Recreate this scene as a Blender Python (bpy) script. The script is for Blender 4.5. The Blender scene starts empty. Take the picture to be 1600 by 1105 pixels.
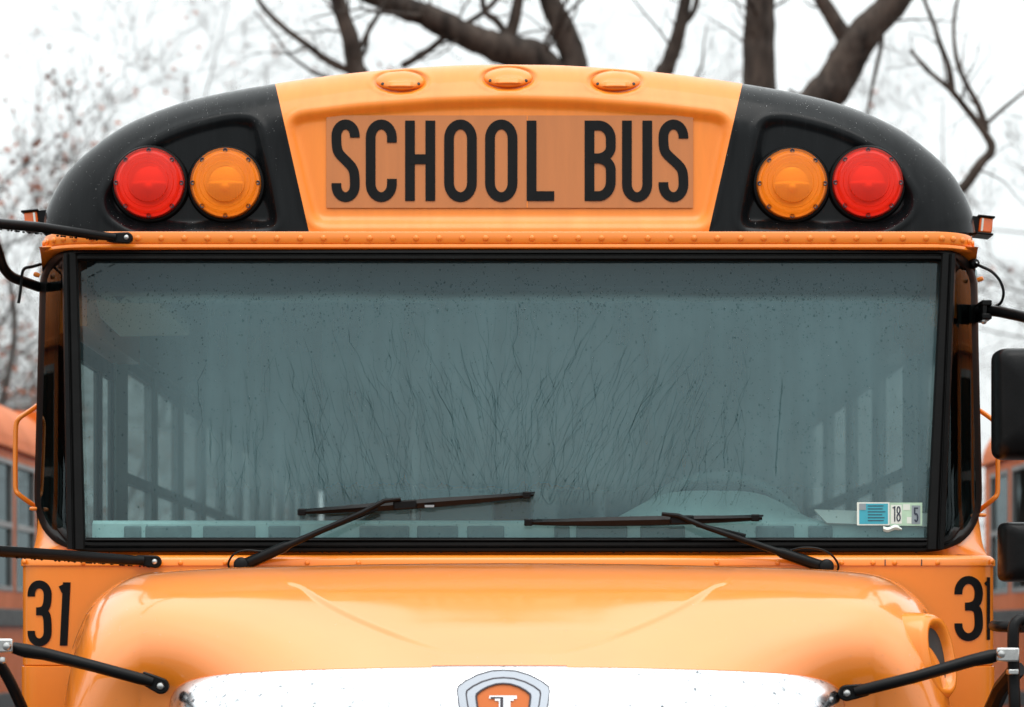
import bpy, bmesh, math, random
import numpy as np
from mathutils import Vector, Matrix, noise

random.seed(7); rng = np.random.default_rng(7)
S = bpy.context.scene
COL = S.collection
R = math.radians

# ------------------------------------------------------------------ camera
FPX = 4130.0                    # focal length in photograph pixels (1600 wide)
CAMX, CAMY, CAMZ = 0.02, -6.8, 1.6
VX, VY = 806.0, 990.0           # vanishing point of the bus's long axis
cam = bpy.data.cameras.new('camera'); camo = bpy.data.objects.new('camera', cam); COL.objects.link(camo)
cam.sensor_width = 36.0; cam.lens = FPX * 36.0 / 1600.0
cam.shift_x = -(VX - 800.0) / 1600.0
cam.shift_y = (VY - 552.5) / 1600.0
camo.location = (CAMX, CAMY, CAMZ); camo.rotation_euler = (R(90), 0, 0)
cam.clip_start = 0.1; cam.clip_end = 2000
cam.dof.use_dof = True; cam.dof.focus_distance = 6.55; cam.dof.aperture_fstop = 4.0; cam.dof.aperture_blades = 9
S.camera = camo

# ------------------------------------------------------------------ sky, sun, exposure
SUN_EL, SUN_AZ = R(72), R(12)   # azimuth measured from the camera's back towards its right
w = bpy.data.worlds.new('World'); S.world = w; w.use_nodes = True
nt = w.node_tree; nt.nodes.clear()
def wn(t, **k):
    n = nt.nodes.new(t)
    for a, b in k.items(): setattr(n, a, b)
    return n
out = wn('ShaderNodeOutputWorld'); bg = wn('ShaderNodeBackground'); bg.inputs['Strength'].default_value = 0.1
sky = wn('ShaderNodeTexSky'); sky.sky_type = 'NISHITA'; sky.sun_disc = False
sky.sun_elevation = SUN_EL; sky.sun_rotation = R(180) - SUN_AZ
sky.air_density = 1.0; sky.dust_density = 3.0
geo = wn('ShaderNodeTexCoord'); sep = wn('ShaderNodeSeparateXYZ')
nt.links.new(geo.outputs['Generated'], sep.inputs[0])
# closed cloud deck: standard overcast luminance, L = Lz (1 + 2 sin(el)) / 3
mr = wn('ShaderNodeMath', operation='MAXIMUM'); nt.links.new(sep.outputs['Z'], mr.inputs[0]); mr.inputs[1].default_value = 0.0
ma = wn('ShaderNodeMath', operation='MULTIPLY_ADD'); nt.links.new(mr.outputs[0], ma.inputs[0]); ma.inputs[1].default_value = 2.0; ma.inputs[2].default_value = 1.0
nz = wn('ShaderNodeTexNoise'); nz.inputs['Scale'].default_value = 2.6; nz.inputs['Detail'].default_value = 5
nt.links.new(geo.outputs['Generated'], nz.inputs['Vector'])
nm = wn('ShaderNodeMapRange'); nm.inputs['To Min'].default_value = 0.86; nm.inputs['To Max'].default_value = 1.14
nm.inputs['From Min'].default_value = 0.3; nm.inputs['From Max'].default_value = 0.7
nt.links.new(nz.outputs['Fac'], nm.inputs['Value'])
mm = wn('ShaderNodeMath', operation='MULTIPLY'); nt.links.new(ma.outputs[0], mm.inputs[0]); nt.links.new(nm.outputs[0], mm.inputs[1])
cl = wn('ShaderNodeMix', data_type='RGBA', blend_type='MULTIPLY'); cl.inputs['Factor'].default_value = 1.0
CLOUD = 9.1
cl.inputs['A'].default_value = (0.955 * CLOUD, 1.0 * CLOUD, 1.0 * CLOUD, 1)
nt.links.new(mm.outputs[0], cl.inputs['B'])
mx = wn('ShaderNodeMix', data_type='RGBA'); mx.inputs['Factor'].default_value = 0.94
nt.links.new(sky.outputs[0], mx.inputs['A']); nt.links.new(cl.outputs['Result'], mx.inputs['B'])
nt.links.new(mx.outputs['Result'], bg.inputs['Color']); nt.links.new(bg.outputs[0], out.inputs[0])
sl = bpy.data.lights.new('sun', 'SUN'); sl.energy = 1.5; sl.angle = R(40); sl.color = (1, 0.97, 0.93)
so = bpy.data.objects.new('sun', sl); COL.objects.link(so)
sd = Vector((math.sin(SUN_AZ) * math.cos(SUN_EL), -math.cos(SUN_AZ) * math.cos(SUN_EL), math.sin(SUN_EL)))
so.rotation_euler = sd.to_track_quat('Z', 'Y').to_euler(); so.location = (0, -20, 30)
S.view_settings.view_transform = 'Standard'; S.view_settings.look = 'None'
S.view_settings.exposure = -0.06; S.view_settings.gamma = 1.0
try: S.view_settings.use_curve_mapping = False
except Exception: pass
S.cycles.max_bounces = 10; S.cycles.transparent_max_bounces = 24
S.cycles.use_denoising = True

# ------------------------------------------------------------------ helpers
def at(px, py, Y):
    d = Y - CAMY
    return Vector((CAMX + (px - VX) / FPX * d, Y, CAMZ - (py - VY) / FPX * d))

def setp(o, label=None, cat=None, group=None, kind=None):
    if label: o['label'] = label
    if cat: o['category'] = cat
    if group: o['group'] = group
    if kind: o['kind'] = kind
    return o

class MB:
    def __init__(s): s.v = []; s.f = []
    def add(s, vs, fs):
        b = len(s.v); s.v += [tuple(x) for x in vs]; s.f += [tuple(i + b for i in f) for f in fs]; return s
    def box(s, lo, hi, M=None):
        x0, y0, z0 = lo; x1, y1, z1 = hi
        vs = [Vector(p) for p in ((x0,y0,z0),(x1,y0,z0),(x1,y1,z0),(x0,y1,z0),(x0,y0,z1),(x1,y0,z1),(x1,y1,z1),(x0,y1,z1))]
        if M is not None: vs = [M @ p for p in vs]
        return s.add(vs, [(0,3,2,1),(4,5,6,7),(0,1,5,4),(1,2,6,5),(2,3,7,6),(3,0,4,7)])
    def tube(s, path, rad, n=10, closed=False, caps=True, sx=1.0, sy=1.0):
        P = [Vector(p) for p in path]; m = len(P)
        rr = rad if isinstance(rad, (list, tuple)) else [rad] * m
        T = []
        for i in range(m):
            if closed: t = P[(i+1) % m] - P[i-1]
            else: t = P[min(i+1, m-1)] - P[max(i-1, 0)]
            T.append(t.normalized())
        up = Vector((0,0,1)) if abs(T[0].z) < 0.9 else Vector((0,1,0))
        nrm = (up - T[0] * up.dot(T[0])).normalized()
        vs = []
        for i in range(m):
            nrm = (nrm - T[i] * nrm.dot(T[i])).normalized(); bn = T[i].cross(nrm)
            for k in range(n):
                a = 2 * math.pi * k / n
                vs.append(P[i] + (nrm * math.cos(a) * sx + bn * math.sin(a) * sy) * rr[i])
        fs = []
        for i in range(m if closed else m - 1):
            j = (i + 1) % m
            for k in range(n):
                l = (k + 1) % n
                fs.append((i*n+k, j*n+k, j*n+l, i*n+l))
        if caps and not closed:
            fs.append(tuple(range(n))); fs.append(tuple((m-1)*n + k for k in range(n-1, -1, -1)))
        return s.add(vs, fs)
    def grid(s, pts):
        a, b = len(pts), len(pts[0])
        vs = [p for row in pts for p in row]
        return s.add(vs, [(i*b+j, i*b+j+1, (i+1)*b+j+1, (i+1)*b+j) for i in range(a-1) for j in range(b-1)])
    def lathe(s, prof, C, axis, n=32):
        axis = Vector(axis).normalized(); u = axis.orthogonal().normalized(); vv = axis.cross(u)
        vs = []
        for r, h in prof:
            for k in range(n):
                a = 2*math.pi*k/n
                vs.append(Vector(C) + axis*h + (u*math.cos(a) + vv*math.sin(a))*max(r, 1e-5))
        m = len(prof)
        fs = [(i*n+k, i*n+(k+1)%n, (i+1)*n+(k+1)%n, (i+1)*n+k) for i in range(m-1) for k in range(n)]
        return s.add(vs, fs)
    def build(s, name, mat, parent=None, smooth=True, bevel=0, sharp=40):
        me = bpy.data.meshes.new(name); me.from_pydata(s.v, [], s.f); me.update()
        return link(name, me, mat, parent, smooth, bevel, sharp)

def link(name, me, mat, parent=None, smooth=True, bevel=0, sharp=40):
    if mat is not None and not me.materials: me.materials.append(mat)
    bm = bmesh.new(); bm.from_mesh(me); bmesh.ops.recalc_face_normals(bm, faces=bm.faces)
    bm.to_mesh(me); bm.free()
    if smooth:
        me.polygons.foreach_set('use_smooth', [True]*len(me.polygons))
        try: me.set_sharp_from_angle(angle=R(sharp))
        except Exception: pass
    o = bpy.data.objects.new(name, me); COL.objects.link(o)
    if parent is not None: o.parent = parent
    if bevel:
        b = o.modifiers.new('bevel', 'BEVEL'); b.width = bevel; b.segments = 2; b.limit_method = 'ANGLE'; b.angle_limit = R(35)
    return o

def inst(o, parent, M):
    c = bpy.data.objects.new(o.name, o.data); COL.objects.link(c); c.parent = parent; c.matrix_local = M; return c

def empty(name, loc=(0,0,0)):
    o = bpy.data.objects.new(name, None); COL.objects.link(o); o.location = loc; o.empty_display_size = .2; return o

def smooth_path(pts, n=8, closed=False):
    P = [Vector(p) for p in pts]; m = len(P); o = []
    rng_ = range(m if closed else m - 1)
    for i in rng_:
        p0 = P[i-1] if (closed or i > 0) else P[0]*2 - P[1]
        p1 = P[i]; p2 = P[(i+1) % m]
        p3 = P[(i+2) % m] if (closed or i + 2 < m) else P[-1]*2 - P[-2]
        for k in range(n):
            t = k / n
            o.append(0.5*((2*p1) + (p2-p0)*t + (2*p0-5*p1+4*p2-p3)*t*t + (3*p1-p0-3*p2+p3)*t**3))
    if not closed: o.append(P[-1])
    return o

# ------------------------------------------------------------------ materials
def thin_ior(N, L, fr, ior):
    g_ = N('ShaderNodeNewGeometry'); m_ = N('ShaderNodeMapRange'); L(g_.outputs['Backfacing'], m_.inputs['Value'])
    m_.inputs['To Min'].default_value = ior; m_.inputs['To Max'].default_value = 1.0/ior; L(m_.outputs[0], fr.inputs['IOR'])
MATS = {}
def mat(name):
    m = bpy.data.materials.new(name); m.use_nodes = True; m.node_tree.nodes.clear(); MATS[name] = m
    t = m.node_tree
    def N(tp, **k):
        n = t.nodes.new(tp)
        for a, b in k.items():
            if a in n.inputs: n.inputs[a].default_value = b
            else: setattr(n, a, b)
        return n
    def L(a, b): t.links.new(a, b)
    return m, N, L
def c4(c): return (c[0], c[1], c[2], 1.0)

def principled(name, col, rough=.4, metal=0., coat=0., spec=.5, var=.08, scale=6., bump=0., bscale=60., stretch=(1,1,1), rvar=.1, col2=None, dirt=0., coatr=.06, nmin=.35, nmax=.7):
    m, N, L = mat(name)
    o = N('ShaderNodeOutputMaterial'); p = N('ShaderNodeBsdfPrincipled'); L(p.outputs[0], o.inputs[0])
    p.inputs['Metallic'].default_value = metal; p.inputs['Coat Weight'].default_value = coat
    p.inputs['Coat Roughness'].default_value = coatr; p.inputs['Specular IOR Level'].default_value = spec
    tc = N('ShaderNodeTexCoord'); mp = N('ShaderNodeMapping'); mp.inputs['Scale'].default_value = stretch
    L(tc.outputs['Object'], mp.inputs['Vector'])
    n1 = N('ShaderNodeTexNoise', Scale=scale, Detail=6.0, Roughness=.6); L(mp.outputs[0], n1.inputs['Vector'])
    mix = N('ShaderNodeMix', data_type='RGBA')
    a = col; b = col2 if col2 else tuple(max(0, x*(1-2*var)) for x in col)
    mix.inputs['A'].default_value = c4(a); mix.inputs['B'].default_value = c4(b)
    rm = N('ShaderNodeMapRange'); rm.inputs['From Min'].default_value = nmin; rm.inputs['From Max'].default_value = nmax
    L(n1.outputs['Fac'], rm.inputs['Value']); L(rm.outputs[0], mix.inputs['Factor'])
    L(mix.outputs['Result'], p.inputs['Base Color'])
    r2 = N('ShaderNodeMapRange'); r2.inputs['To Min'].default_value = max(.02, rough-rvar); r2.inputs['To Max'].default_value = min(1, rough+rvar)
    L(n1.outputs['Fac'], r2.inputs['Value']); L(r2.outputs[0], p.inputs['Roughness'])
    if bump:
        n2 = N('ShaderNodeTexNoise', Scale=bscale, Detail=4.0); L(mp.outputs[0], n2.inputs['Vector'])
        bp = N('ShaderNodeBump'); bp.inputs['Strength'].default_value = bump; bp.inputs['Distance'].default_value = .01
        L(n2.outputs['Fac'], bp.inputs['Height']); L(bp.outputs[0], p.inputs['Normal'])
        if coat: L(bp.outputs[0], p.inputs['Coat Normal'])
    return m

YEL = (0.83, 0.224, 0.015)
M_YEL = principled('bus_yellow_paint', YEL, rough=.34, coat=.5, coatr=.12, spec=.35, var=.04, scale=3, bump=.008, bscale=30, rvar=.08)
M_HOOD = principled('hood_paint_wet', YEL, rough=.34, coat=1.0, coatr=.09, var=.04, scale=3, bump=.006, bscale=26, rvar=.06)
M_HOOD.node_tree.nodes['Principled BSDF'].inputs['Coat IOR'].default_value = 1.6
M_YELCAP = principled('bus_yellow_gelcoat', YEL, rough=.38, coat=.18, spec=.35, var=.05, scale=7, stretch=(4,1,.5), bump=.01, bscale=30)
M_YELN = principled('bus_yellow_dull', (.60,.135,.009), rough=.5, coat=.04, spec=.25, var=.12, scale=4, stretch=(1,1,.5))  # darker, rougher yellow for the neighbouring buses
M_BLKCAP = principled('black_gelcoat', (.004,.0048,.0055), rough=.22, spec=.11, var=.0, col2=(.007,.008,.009), scale=9, stretch=(5,1,.45), bump=.02, bscale=80, rvar=.2)
M_BLK = principled('black_plastic', (.004,.004,.0044), rough=.36, spec=.14, var=.2, scale=20, bump=.05, bscale=150)
M_RUB = principled('black_rubber', (.004,.004,.004), rough=.42, spec=.12, var=.2, scale=18, bump=.04, bscale=90)
M_CHR = principled('chrome', (.80,.82,.85), rough=.17, metal=1, col2=(.08,.09,.10), scale=70, rvar=.05, nmin=.56, nmax=.72)
M_STEEL = principled('bolt_steel', (.55,.55,.54), rough=.3, metal=1, var=.15, scale=60)
M_INT = principled('interior_panel', (.34,.38,.36), rough=.5, var=.08, scale=3)
M_CEIL = principled('interior_ceiling', (.45,.5,.48), rough=.5, var=.08, scale=3)
M_DASH = principled('dash_plastic', (.46,.58,.56), rough=.5, var=.1, scale=12, bump=.05)
M_VENT = principled('vent_plastic', (.13,.17,.17), rough=.6, var=.15, scale=30)
M_CREAM = principled('cream_panel', (.62,.60,.50), rough=.5)
M_DARK = principled('dark_grille', (.03,.035,.036), rough=.6, var=.2, scale=20)
M_SEAT = principled('seat_vinyl', (.045,.055,.07), rough=.45, var=.15, scale=8, bump=.06)
M_FLOOR = principled('rubber_floor', (.05,.05,.05), rough=.6, var=.2)
M_PAPER = principled('paper', (.62,.60,.56), rough=.7, var=.05)
M_DECAL = principled('black_vinyl', (.005,.005,.0055), rough=.5, spec=.12, var=.2, scale=14, stretch=(3,1,.5))
M_SIGN = principled('reflective_sheet', (.48,.150,.030), rough=.35, var=.05, scale=5, stretch=(7,1,.6), rvar=.1)
M_BARK = principled('wet_bark', (.016,.012,.010), rough=.85, spec=.2, scale=9, col2=(.085,.066,.055), bump=1.0, bscale=16, stretch=(1,1,.35))
M_TWIG = principled('twig_bark', (.075,.063,.056), rough=.8, var=.2)
M_LEAF = principled('dry_leaf', (.30,.105,.05), rough=.7, col2=(.22,.06,.035), scale=2)
M_ASPH = principled('wet_asphalt', (.05,.05,.052), rough=.45, col2=(.035,.035,.037), scale=.6, bump=.3, bscale=120, rvar=.2)
M_TYRE = principled('tyre_rubber', (.02,.02,.02), rough=.7)
M_ALU = principled('window_aluminium', (.28,.29,.29), rough=.4, metal=.6, var=.15)
M_ORL = principled('amber_marker_lens', (.75,.13,.012), rough=.2, coat=.6, var=.1, scale=40)
M_TEAL = principled('sticker_teal', (.03,.33,.43), rough=.4, var=.06, scale=40)
M_WHT = principled('sticker_white', (.66,.72,.66), rough=.4, var=.04)
M_GRN = principled('sticker_green', (.42,.62,.46), rough=.4, var=.1, scale=40)
M_GREY = principled('sticker_grey', (.23,.28,.31), rough=.4)
M_NAVY = principled('sticker_ink', (.015,.025,.05), rough=.5)
M_EMO = principled('emblem_orange', (.62,.15,.03), rough=.4, spec=.3, var=.03)
M_EMD = principled('emblem_dark', (.03,.02,.03), rough=.3)
M_EMC = principled('emblem_plate', (.40,.42,.46), rough=.24, metal=.9, var=.05)
M_EMW = principled('emblem_bright', (.8,.8,.82), rough=.25, metal=.6)

def lens_mat(name, col, inner):
    m, N, L = mat(name)
    o = N('ShaderNodeOutputMaterial'); p = N('ShaderNodeBsdfPrincipled'); L(p.outputs[0], o.inputs[0])
    p.inputs['Base Color'].default_value = c4(col); p.inputs['Roughness'].default_value = .28
    p.inputs['Coat Weight'].default_value = .35; p.inputs['Coat Roughness'].default_value = .12
    tr = N('ShaderNodeBsdfTransparent'); tr.inputs['Color'].default_value = c4(inner)
    mx = N('ShaderNodeMixShader'); mx.inputs[0].default_value = .32
    L(tr.outputs[0], mx.inputs[1]); L(p.outputs[0], mx.inputs[2]); L(mx.outputs[0], o.inputs[0])
    return m
M_RED = lens_mat('red_lens', (.82,.036,.016), (1.,.15,.09))
M_AMB = lens_mat('amber_lens', (1.,.26,.020), (1.,.52,.12))
M_REFL = principled('lamp_reflector', (.92,.92,.9), rough=.2, metal=.3, var=.05)
M_BOWL = principled('lamp_bowl', (.88,.88,.86), rough=.3, var=.03)

def glass_mat(name, tint, fogc=None, fog=0., band=False, rough=.015, ior=1.47):
    m, N, L = mat(name)
    o = N('ShaderNodeOutputMaterial')
    tr = N('ShaderNodeBsdfTransparent'); tr.inputs['Color'].default_value = c4(tint)
    gl = N('ShaderNodeBsdfGlossy'); gl.inputs['Roughness'].default_value = rough; gl.inputs['Color'].default_value = (.80,.96,1,1)
    fr = N('ShaderNodeFresnel'); thin_ior(N, L, fr, ior)
    last = tr.outputs[0]
    if fogc:
        df = N('ShaderNodeBsdfDiffuse'); df.inputs['Color'].default_value = c4(fogc)
        tl = N('ShaderNodeBsdfTranslucent'); tl.inputs['Color'].default_value = c4(fogc)
        ad = N('ShaderNodeMixShader'); ad.inputs[0].default_value = .35; L(df.outputs[0], ad.inputs[1]); L(tl.outputs[0], ad.inputs[2])
        tc = N('ShaderNodeTexCoord'); n1 = N('ShaderNodeTexNoise', Scale=1.6, Detail=5.0, Roughness=.6); L(tc.outputs['Object'], n1.inputs['Vector'])
        mp = N('ShaderNodeMapping'); mp.inputs['Scale'].default_value = (14,1,1.2); L(tc.outputs['Object'], mp.inputs['Vector'])
        n2 = N('ShaderNodeTexNoise', Scale=1.5, Detail=4.0); L(mp.outputs[0], n2.inputs['Vector'])
        a = N('ShaderNodeMath', operation='MULTIPLY_ADD'); L(n2.outputs['Fac'], a.inputs[0]); a.inputs[1].default_value = .45; L(n1.outputs['Fac'], a.inputs[2])
        mr = N('ShaderNodeMapRange'); mr.inputs['From Min'].default_value = .45; mr.inputs['From Max'].default_value = 1.0
        mr.inputs['To Min'].default_value = fog*.72; mr.inputs['To Max'].default_value = fog*1.25; L(a.outputs[0], mr.inputs['Value'])
        fac = mr.outputs[0]
        if band:
            # the breath fog thins towards the door side and under the tinted strip at the glass's top
            sx = N('ShaderNodeSeparateXYZ'); L(tc.outputs['Object'], sx.inputs[0])
            e = N('ShaderNodeMapRange', interpolation_type='SMOOTHSTEP'); L(sx.outputs['X'], e.inputs['Value'])
            e.inputs['From Min'].default_value = -1.08; e.inputs['From Max'].default_value = -.70; e.inputs['To Min'].default_value = .24; e.inputs['To Max'].default_value = 1
            mu = N('ShaderNodeMath', operation='MULTIPLY'); L(fac, mu.inputs[0]); L(e.outputs[0], mu.inputs[1])
            # cleared along the bottom by the defroster
            zb2 = N('ShaderNodeMapRange', interpolation_type='SMOOTHSTEP'); L(sx.outputs['Z'], zb2.inputs['Value'])
            zb2.inputs['From Min'].default_value = 1.89; zb2.inputs['From Max'].default_value = 2.02; zb2.inputs['To Min'].default_value = .50; zb2.inputs['To Max'].default_value = 1
            mu0 = mu; mu = N('ShaderNodeMath', operation='MULTIPLY'); L(mu0.outputs[0], mu.inputs[0]); L(zb2.outputs[0], mu.inputs[1])
            # tinted strip: z from BAND to the top of the glass, edge slightly wavy
            nw = N('ShaderNodeTexNoise', Scale=2.2, Detail=3.0); L(tc.outputs['Object'], nw.inputs['Vector'])
            zz = N('ShaderNodeMath', operation='MULTIPLY_ADD'); L(nw.outputs['Fac'], zz.inputs[0]); zz.inputs[1].default_value = .035; L(sx.outputs['Z'], zz.inputs[2])
            bm_ = N('ShaderNodeMapRange', interpolation_type='SMOOTHSTEP'); L(zz.outputs[0], bm_.inputs['Value'])
            bm_.inputs['From Min'].default_value = 2.478; bm_.inputs['From Max'].default_value = 2.510; bm_.inputs['To Min'].default_value = 0; bm_.inputs['To Max'].default_value = 1
            tm = N('ShaderNodeMix', data_type='RGBA'); tm.inputs['A'].default_value = c4(tint); tm.inputs['B'].default_value = c4((tint[0]*.20, tint[1]*.22, tint[2]*.28))
            L(bm_.outputs[0], tm.inputs['Factor']); L(tm.outputs['Result'], tr.inputs['Color'])
            fm = N('ShaderNodeMapRange'); L(bm_.outputs[0], fm.inputs['Value']); fm.inputs['To Min'].default_value = 1; fm.inputs['To Max'].default_value = .22
            mu2 = N('ShaderNodeMath', operation='MULTIPLY'); L(mu.outputs[0], mu2.inputs[0]); L(fm.outputs[0], mu2.inputs[1])
            fac = mu2.outputs[0]
        ms = N('ShaderNodeMixShader'); L(fac, ms.inputs[0]); L(last, ms.inputs[1]); L(ad.outputs[0], ms.inputs[2]); last = ms.outputs[0]
    mg = N('ShaderNodeMixShader'); L(fr.outputs[0], mg.inputs[0]); L(last, mg.inputs[1]); L(gl.outputs[0], mg.inputs[2])
    L(mg.outputs[0], o.inputs[0])
    return m
M_WS = glass_mat('windshield_glass', (.80,.97,.97), (.108,.196,.216), .74, True)
M_WING = glass_mat('corner_glass', (.40,.47,.46), ior=1.3)
M_PANE = glass_mat('side_window_glass', (.80,.88,.87), (.26,.32,.32), .55)
M_PANER = glass_mat('rear_window_glass', (.05,.06,.06))
M_PANED = glass_mat('tinted_window_glass', (.10,.12,.12), ior=1.16)
def water_mat(name, tint, refl=1.33):
    m, N, L = mat(name)
    o = N('ShaderNodeOutputMaterial'); tr = N('ShaderNodeBsdfTransparent'); tr.inputs['Color'].default_value = c4(tint)
    gl = N('ShaderNodeBsdfGlossy'); gl.inputs['Roughness'].default_value = .03
    fr = N('ShaderNodeFresnel'); thin_ior(N, L, fr, refl)
    mg = N('ShaderNodeMixShader'); L(fr.outputs[0], mg.inputs[0]); L(tr.outputs[0], mg.inputs[1]); L(gl.outputs[0], mg.inputs[2]); L(mg.outputs[0], o.inputs[0])
    return m
M_WATER = water_mat('rain_water', (.76,.81,.81), 1.1)
M_DROP = water_mat('rain_drop', (.93,.93,.93), 1.33)

# ------------------------------------------------------------------ ground
g = MB(); g.grid([[(x, y, 0) for x in np.linspace(-300, 300, 13)] for y in np.linspace(-200, 400, 13)])
setp(g.build('ground', M_ASPH, smooth=False), kind='structure')

# ================================================================== the bus
bus = empty('school_bus', (0, 0, 0))
setp(bus, 'yellow school bus number 31 seen head-on, with black lamp panels and chrome grille', 'bus')
CX = 795.0
YF0 = 0.10          # front face of the roof cap

# ---- front cap -----------------------------------------------------
ARCH = [(729,364),(727,350),(723,330),(710,300),(689,268),(655,235),(606,200),(546,172.5),(476,151.5),(366,131),(236,113.5),(96,103),(0,101)]
ac = [Vector((p[0], p[1], 0)) for p in ARCH]
acs = smooth_path(ac, 10)
half = [(p.x, p.y) for p in acs]
arch_full = np.array([(CX - x, y) for x, y in half] + [(CX + x, y) for x, y in half[::-1][1:]])
BASE_Y = 363.5
def seg_dist(P, poly, closed=False):
    A = np.asarray(poly, float); B = np.roll(A, -1, 0) if closed else A[1:]; A_ = A if closed else A[:-1]
    best = np.full(P.shape[0], 1e9)
    for a, b in zip(A_, B):
        ab = b - a; t = np.clip(((P - a) @ ab) / max(ab @ ab, 1e-9), 0, 1)
        best = np.minimum(best, np.linalg.norm(P - (a + t[:, None] * ab), axis=1))
    return best
def inside(P, poly):
    poly = np.asarray(poly, float); x, y = P[:, 0], P[:, 1]; c = np.zeros(len(P), bool); j = len(poly) - 1
    for i in range(len(poly)):
        xi, yi = poly[i]; xj, yj = poly[j]
        m = ((yi > y) != (yj > y)) & (x < (xj - xi) * (y - yi) / (yj - yi + 1e-12) + xi)
        c ^= m; j = i
    return c
def round_poly(poly, r, n=6):
    out_ = []; m = len(poly); P = [np.array(p, float) for p in poly]
    rr = r if isinstance(r, (list, tuple)) else [r]*m
    for i in range(m):
        a, b, c = P[i-1], P[i], P[(i+1) % m]
        u = (a-b)/np.linalg.norm(a-b); v = (c-b)/np.linalg.norm(c-b)
        k = min(rr[i], np.linalg.norm(a-b)*.48, np.linalg.norm(c-b)*.48)
        p0, p2 = b+u*k, b+v*k
        for t in np.linspace(0, 1, n): out_.append(tuple((1-t)**2*p0 + 2*t*(1-t)*b + t*t*p2))
    return out_
REC_SIGN = round_poly([(444,180),(560,166),(680,157),(795,153.5),(910,157),(1030,166),(1146,180),(1108,354),(487,354)], [34,2,2,2,2,2,34,26,26])
REC_LL = round_poly([(160,308),(196,246),(280,200),(360,181),(402,186),(438,358),(205,362),(168,336)], [30,40,40,40,26,26,50,22])
REC_LR = [(2*CX - x, y) for x, y in REC_LL]
RPX = 82.0; RM = 0.135
CLAMPS = [(626,127),(794,122),(962,127)]
def sstep(x, a, b):
    t = np.clip((x-a)/(b-a), 0, 1); return t*t*(3-2*t)
def cap_Y(P, lampp=True):
    P = np.asarray(P, float)
    d = seg_dist(P, arch_full)
    q = np.clip((RPX - d) / RPX, 0, 1)
    face = YF0 + 0.045 * (363 - P[:, 1]) / 262.0
    y = face + RM * (1 - np.sqrt(np.maximum(1 - q*q, 0)))
    # sign recess, lamp recesses: flat floors with soft walls
    for poly, dep, ww in ((REC_SIGN, .024, 17), (REC_LL, .030, 16), (REC_LR, .030, 16)):
        sd_ = seg_dist(P, poly, True) * np.where(inside(P, poly), 1, -1)
        m = sstep(sd_, -3, ww)
        floor = face + dep
        y = y * (1 - m) + floor * m
        lip = np.exp(-((sd_ + 6) / 5.0)**2) * .003
        y = y - lip
    if lampp:
        for cx, cy in CLAMPS:
            r = np.sqrt(((P[:, 0]-cx)/44)**2 + ((P[:, 1]-cy)/19.5)**2)
            y = y + .020 * (1 - sstep(r, .82, 1.04)) - .003*np.exp(-((r-1.1)/.07)**2)
    return y
def cap_part(name, t0, t1, n, m, parent):
    """t: arch x in pixels relative to CX (-729..729); columns run from the base line up to the arch"""
    hx = np.array([p[0] for p in half][::-1]); hy = np.array([p[1] for p in half][::-1])
    cols = []
    def arch_pt(s):   # s in arc length fraction
        return np.array([np.interp(s, cum, arch_full[:, 0]), np.interp(s, cum, arch_full[:, 1])])
    seg = np.linalg.norm(np.diff(arch_full, axis=0), axis=1); cum = np.concatenate([[0], np.cumsum(seg)]); cum /= cum[-1]
    sx = lambda x: float(np.interp(x, arch_full[:, 0], cum))
    s0 = 0.0 if t0 <= -728 else sx(CX + t0); s1 = 1.0 if t1 >= 728 else sx(CX + t1)
    rows = []
    for i in range(n+1):
        s = s0 + (s1 - s0) * i / n
        A = arch_pt(s)
        xb = CX + math.copysign(1, A[0]-CX) * np.interp(abs(A[0]-CX), [0, 365, 729], [0, 312, 729])
        if abs(A[0]-CX) > 500: xb = A[0] + (xb - A[0]) * 1.0
        B = np.array([xb, BASE_Y])
        vv = np.linspace(0, 1, m+1); vv = 1 - (1 - vv)**1.5      # denser towards the rim
        rows.append(B[None, :] + (A - B)[None, :] * vv[:, None])
    P = np.concatenate(rows); Y = cap_Y(P)
    pts = [[at(P[i*(m+1)+j][0], P[i*(m+1)+j][1], Y[i*(m+1)+j]) for j in range(m+1)] for i in range(n+1)]
    # turn the rim back to the roof
    b = MB()
    for row in pts:
        p = row[-1]; row.append(Vector((p.x, p.y + .12, p.z)))
    b.grid(pts)
    return b, pts
capc, pc = cap_part('cap', -365, 365, 220, 78, bus)
cap_y = capc.build('front_cap', M_YELCAP, bus, sharp=70); setp(cap_y, 'yellow centre of the roof cap carrying the sign')
capl, _ = cap_part('cap', -729, -365, 150, 78, bus)
cap_l = capl.build('lamp_panel', M_BLKCAP, bus, sharp=70)
capr, _ = cap_part('cap', 365, 729, 150, 78, bus)
cap_r = capr.build('lamp_panel', M_BLKCAP, bus, sharp=70)

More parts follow.
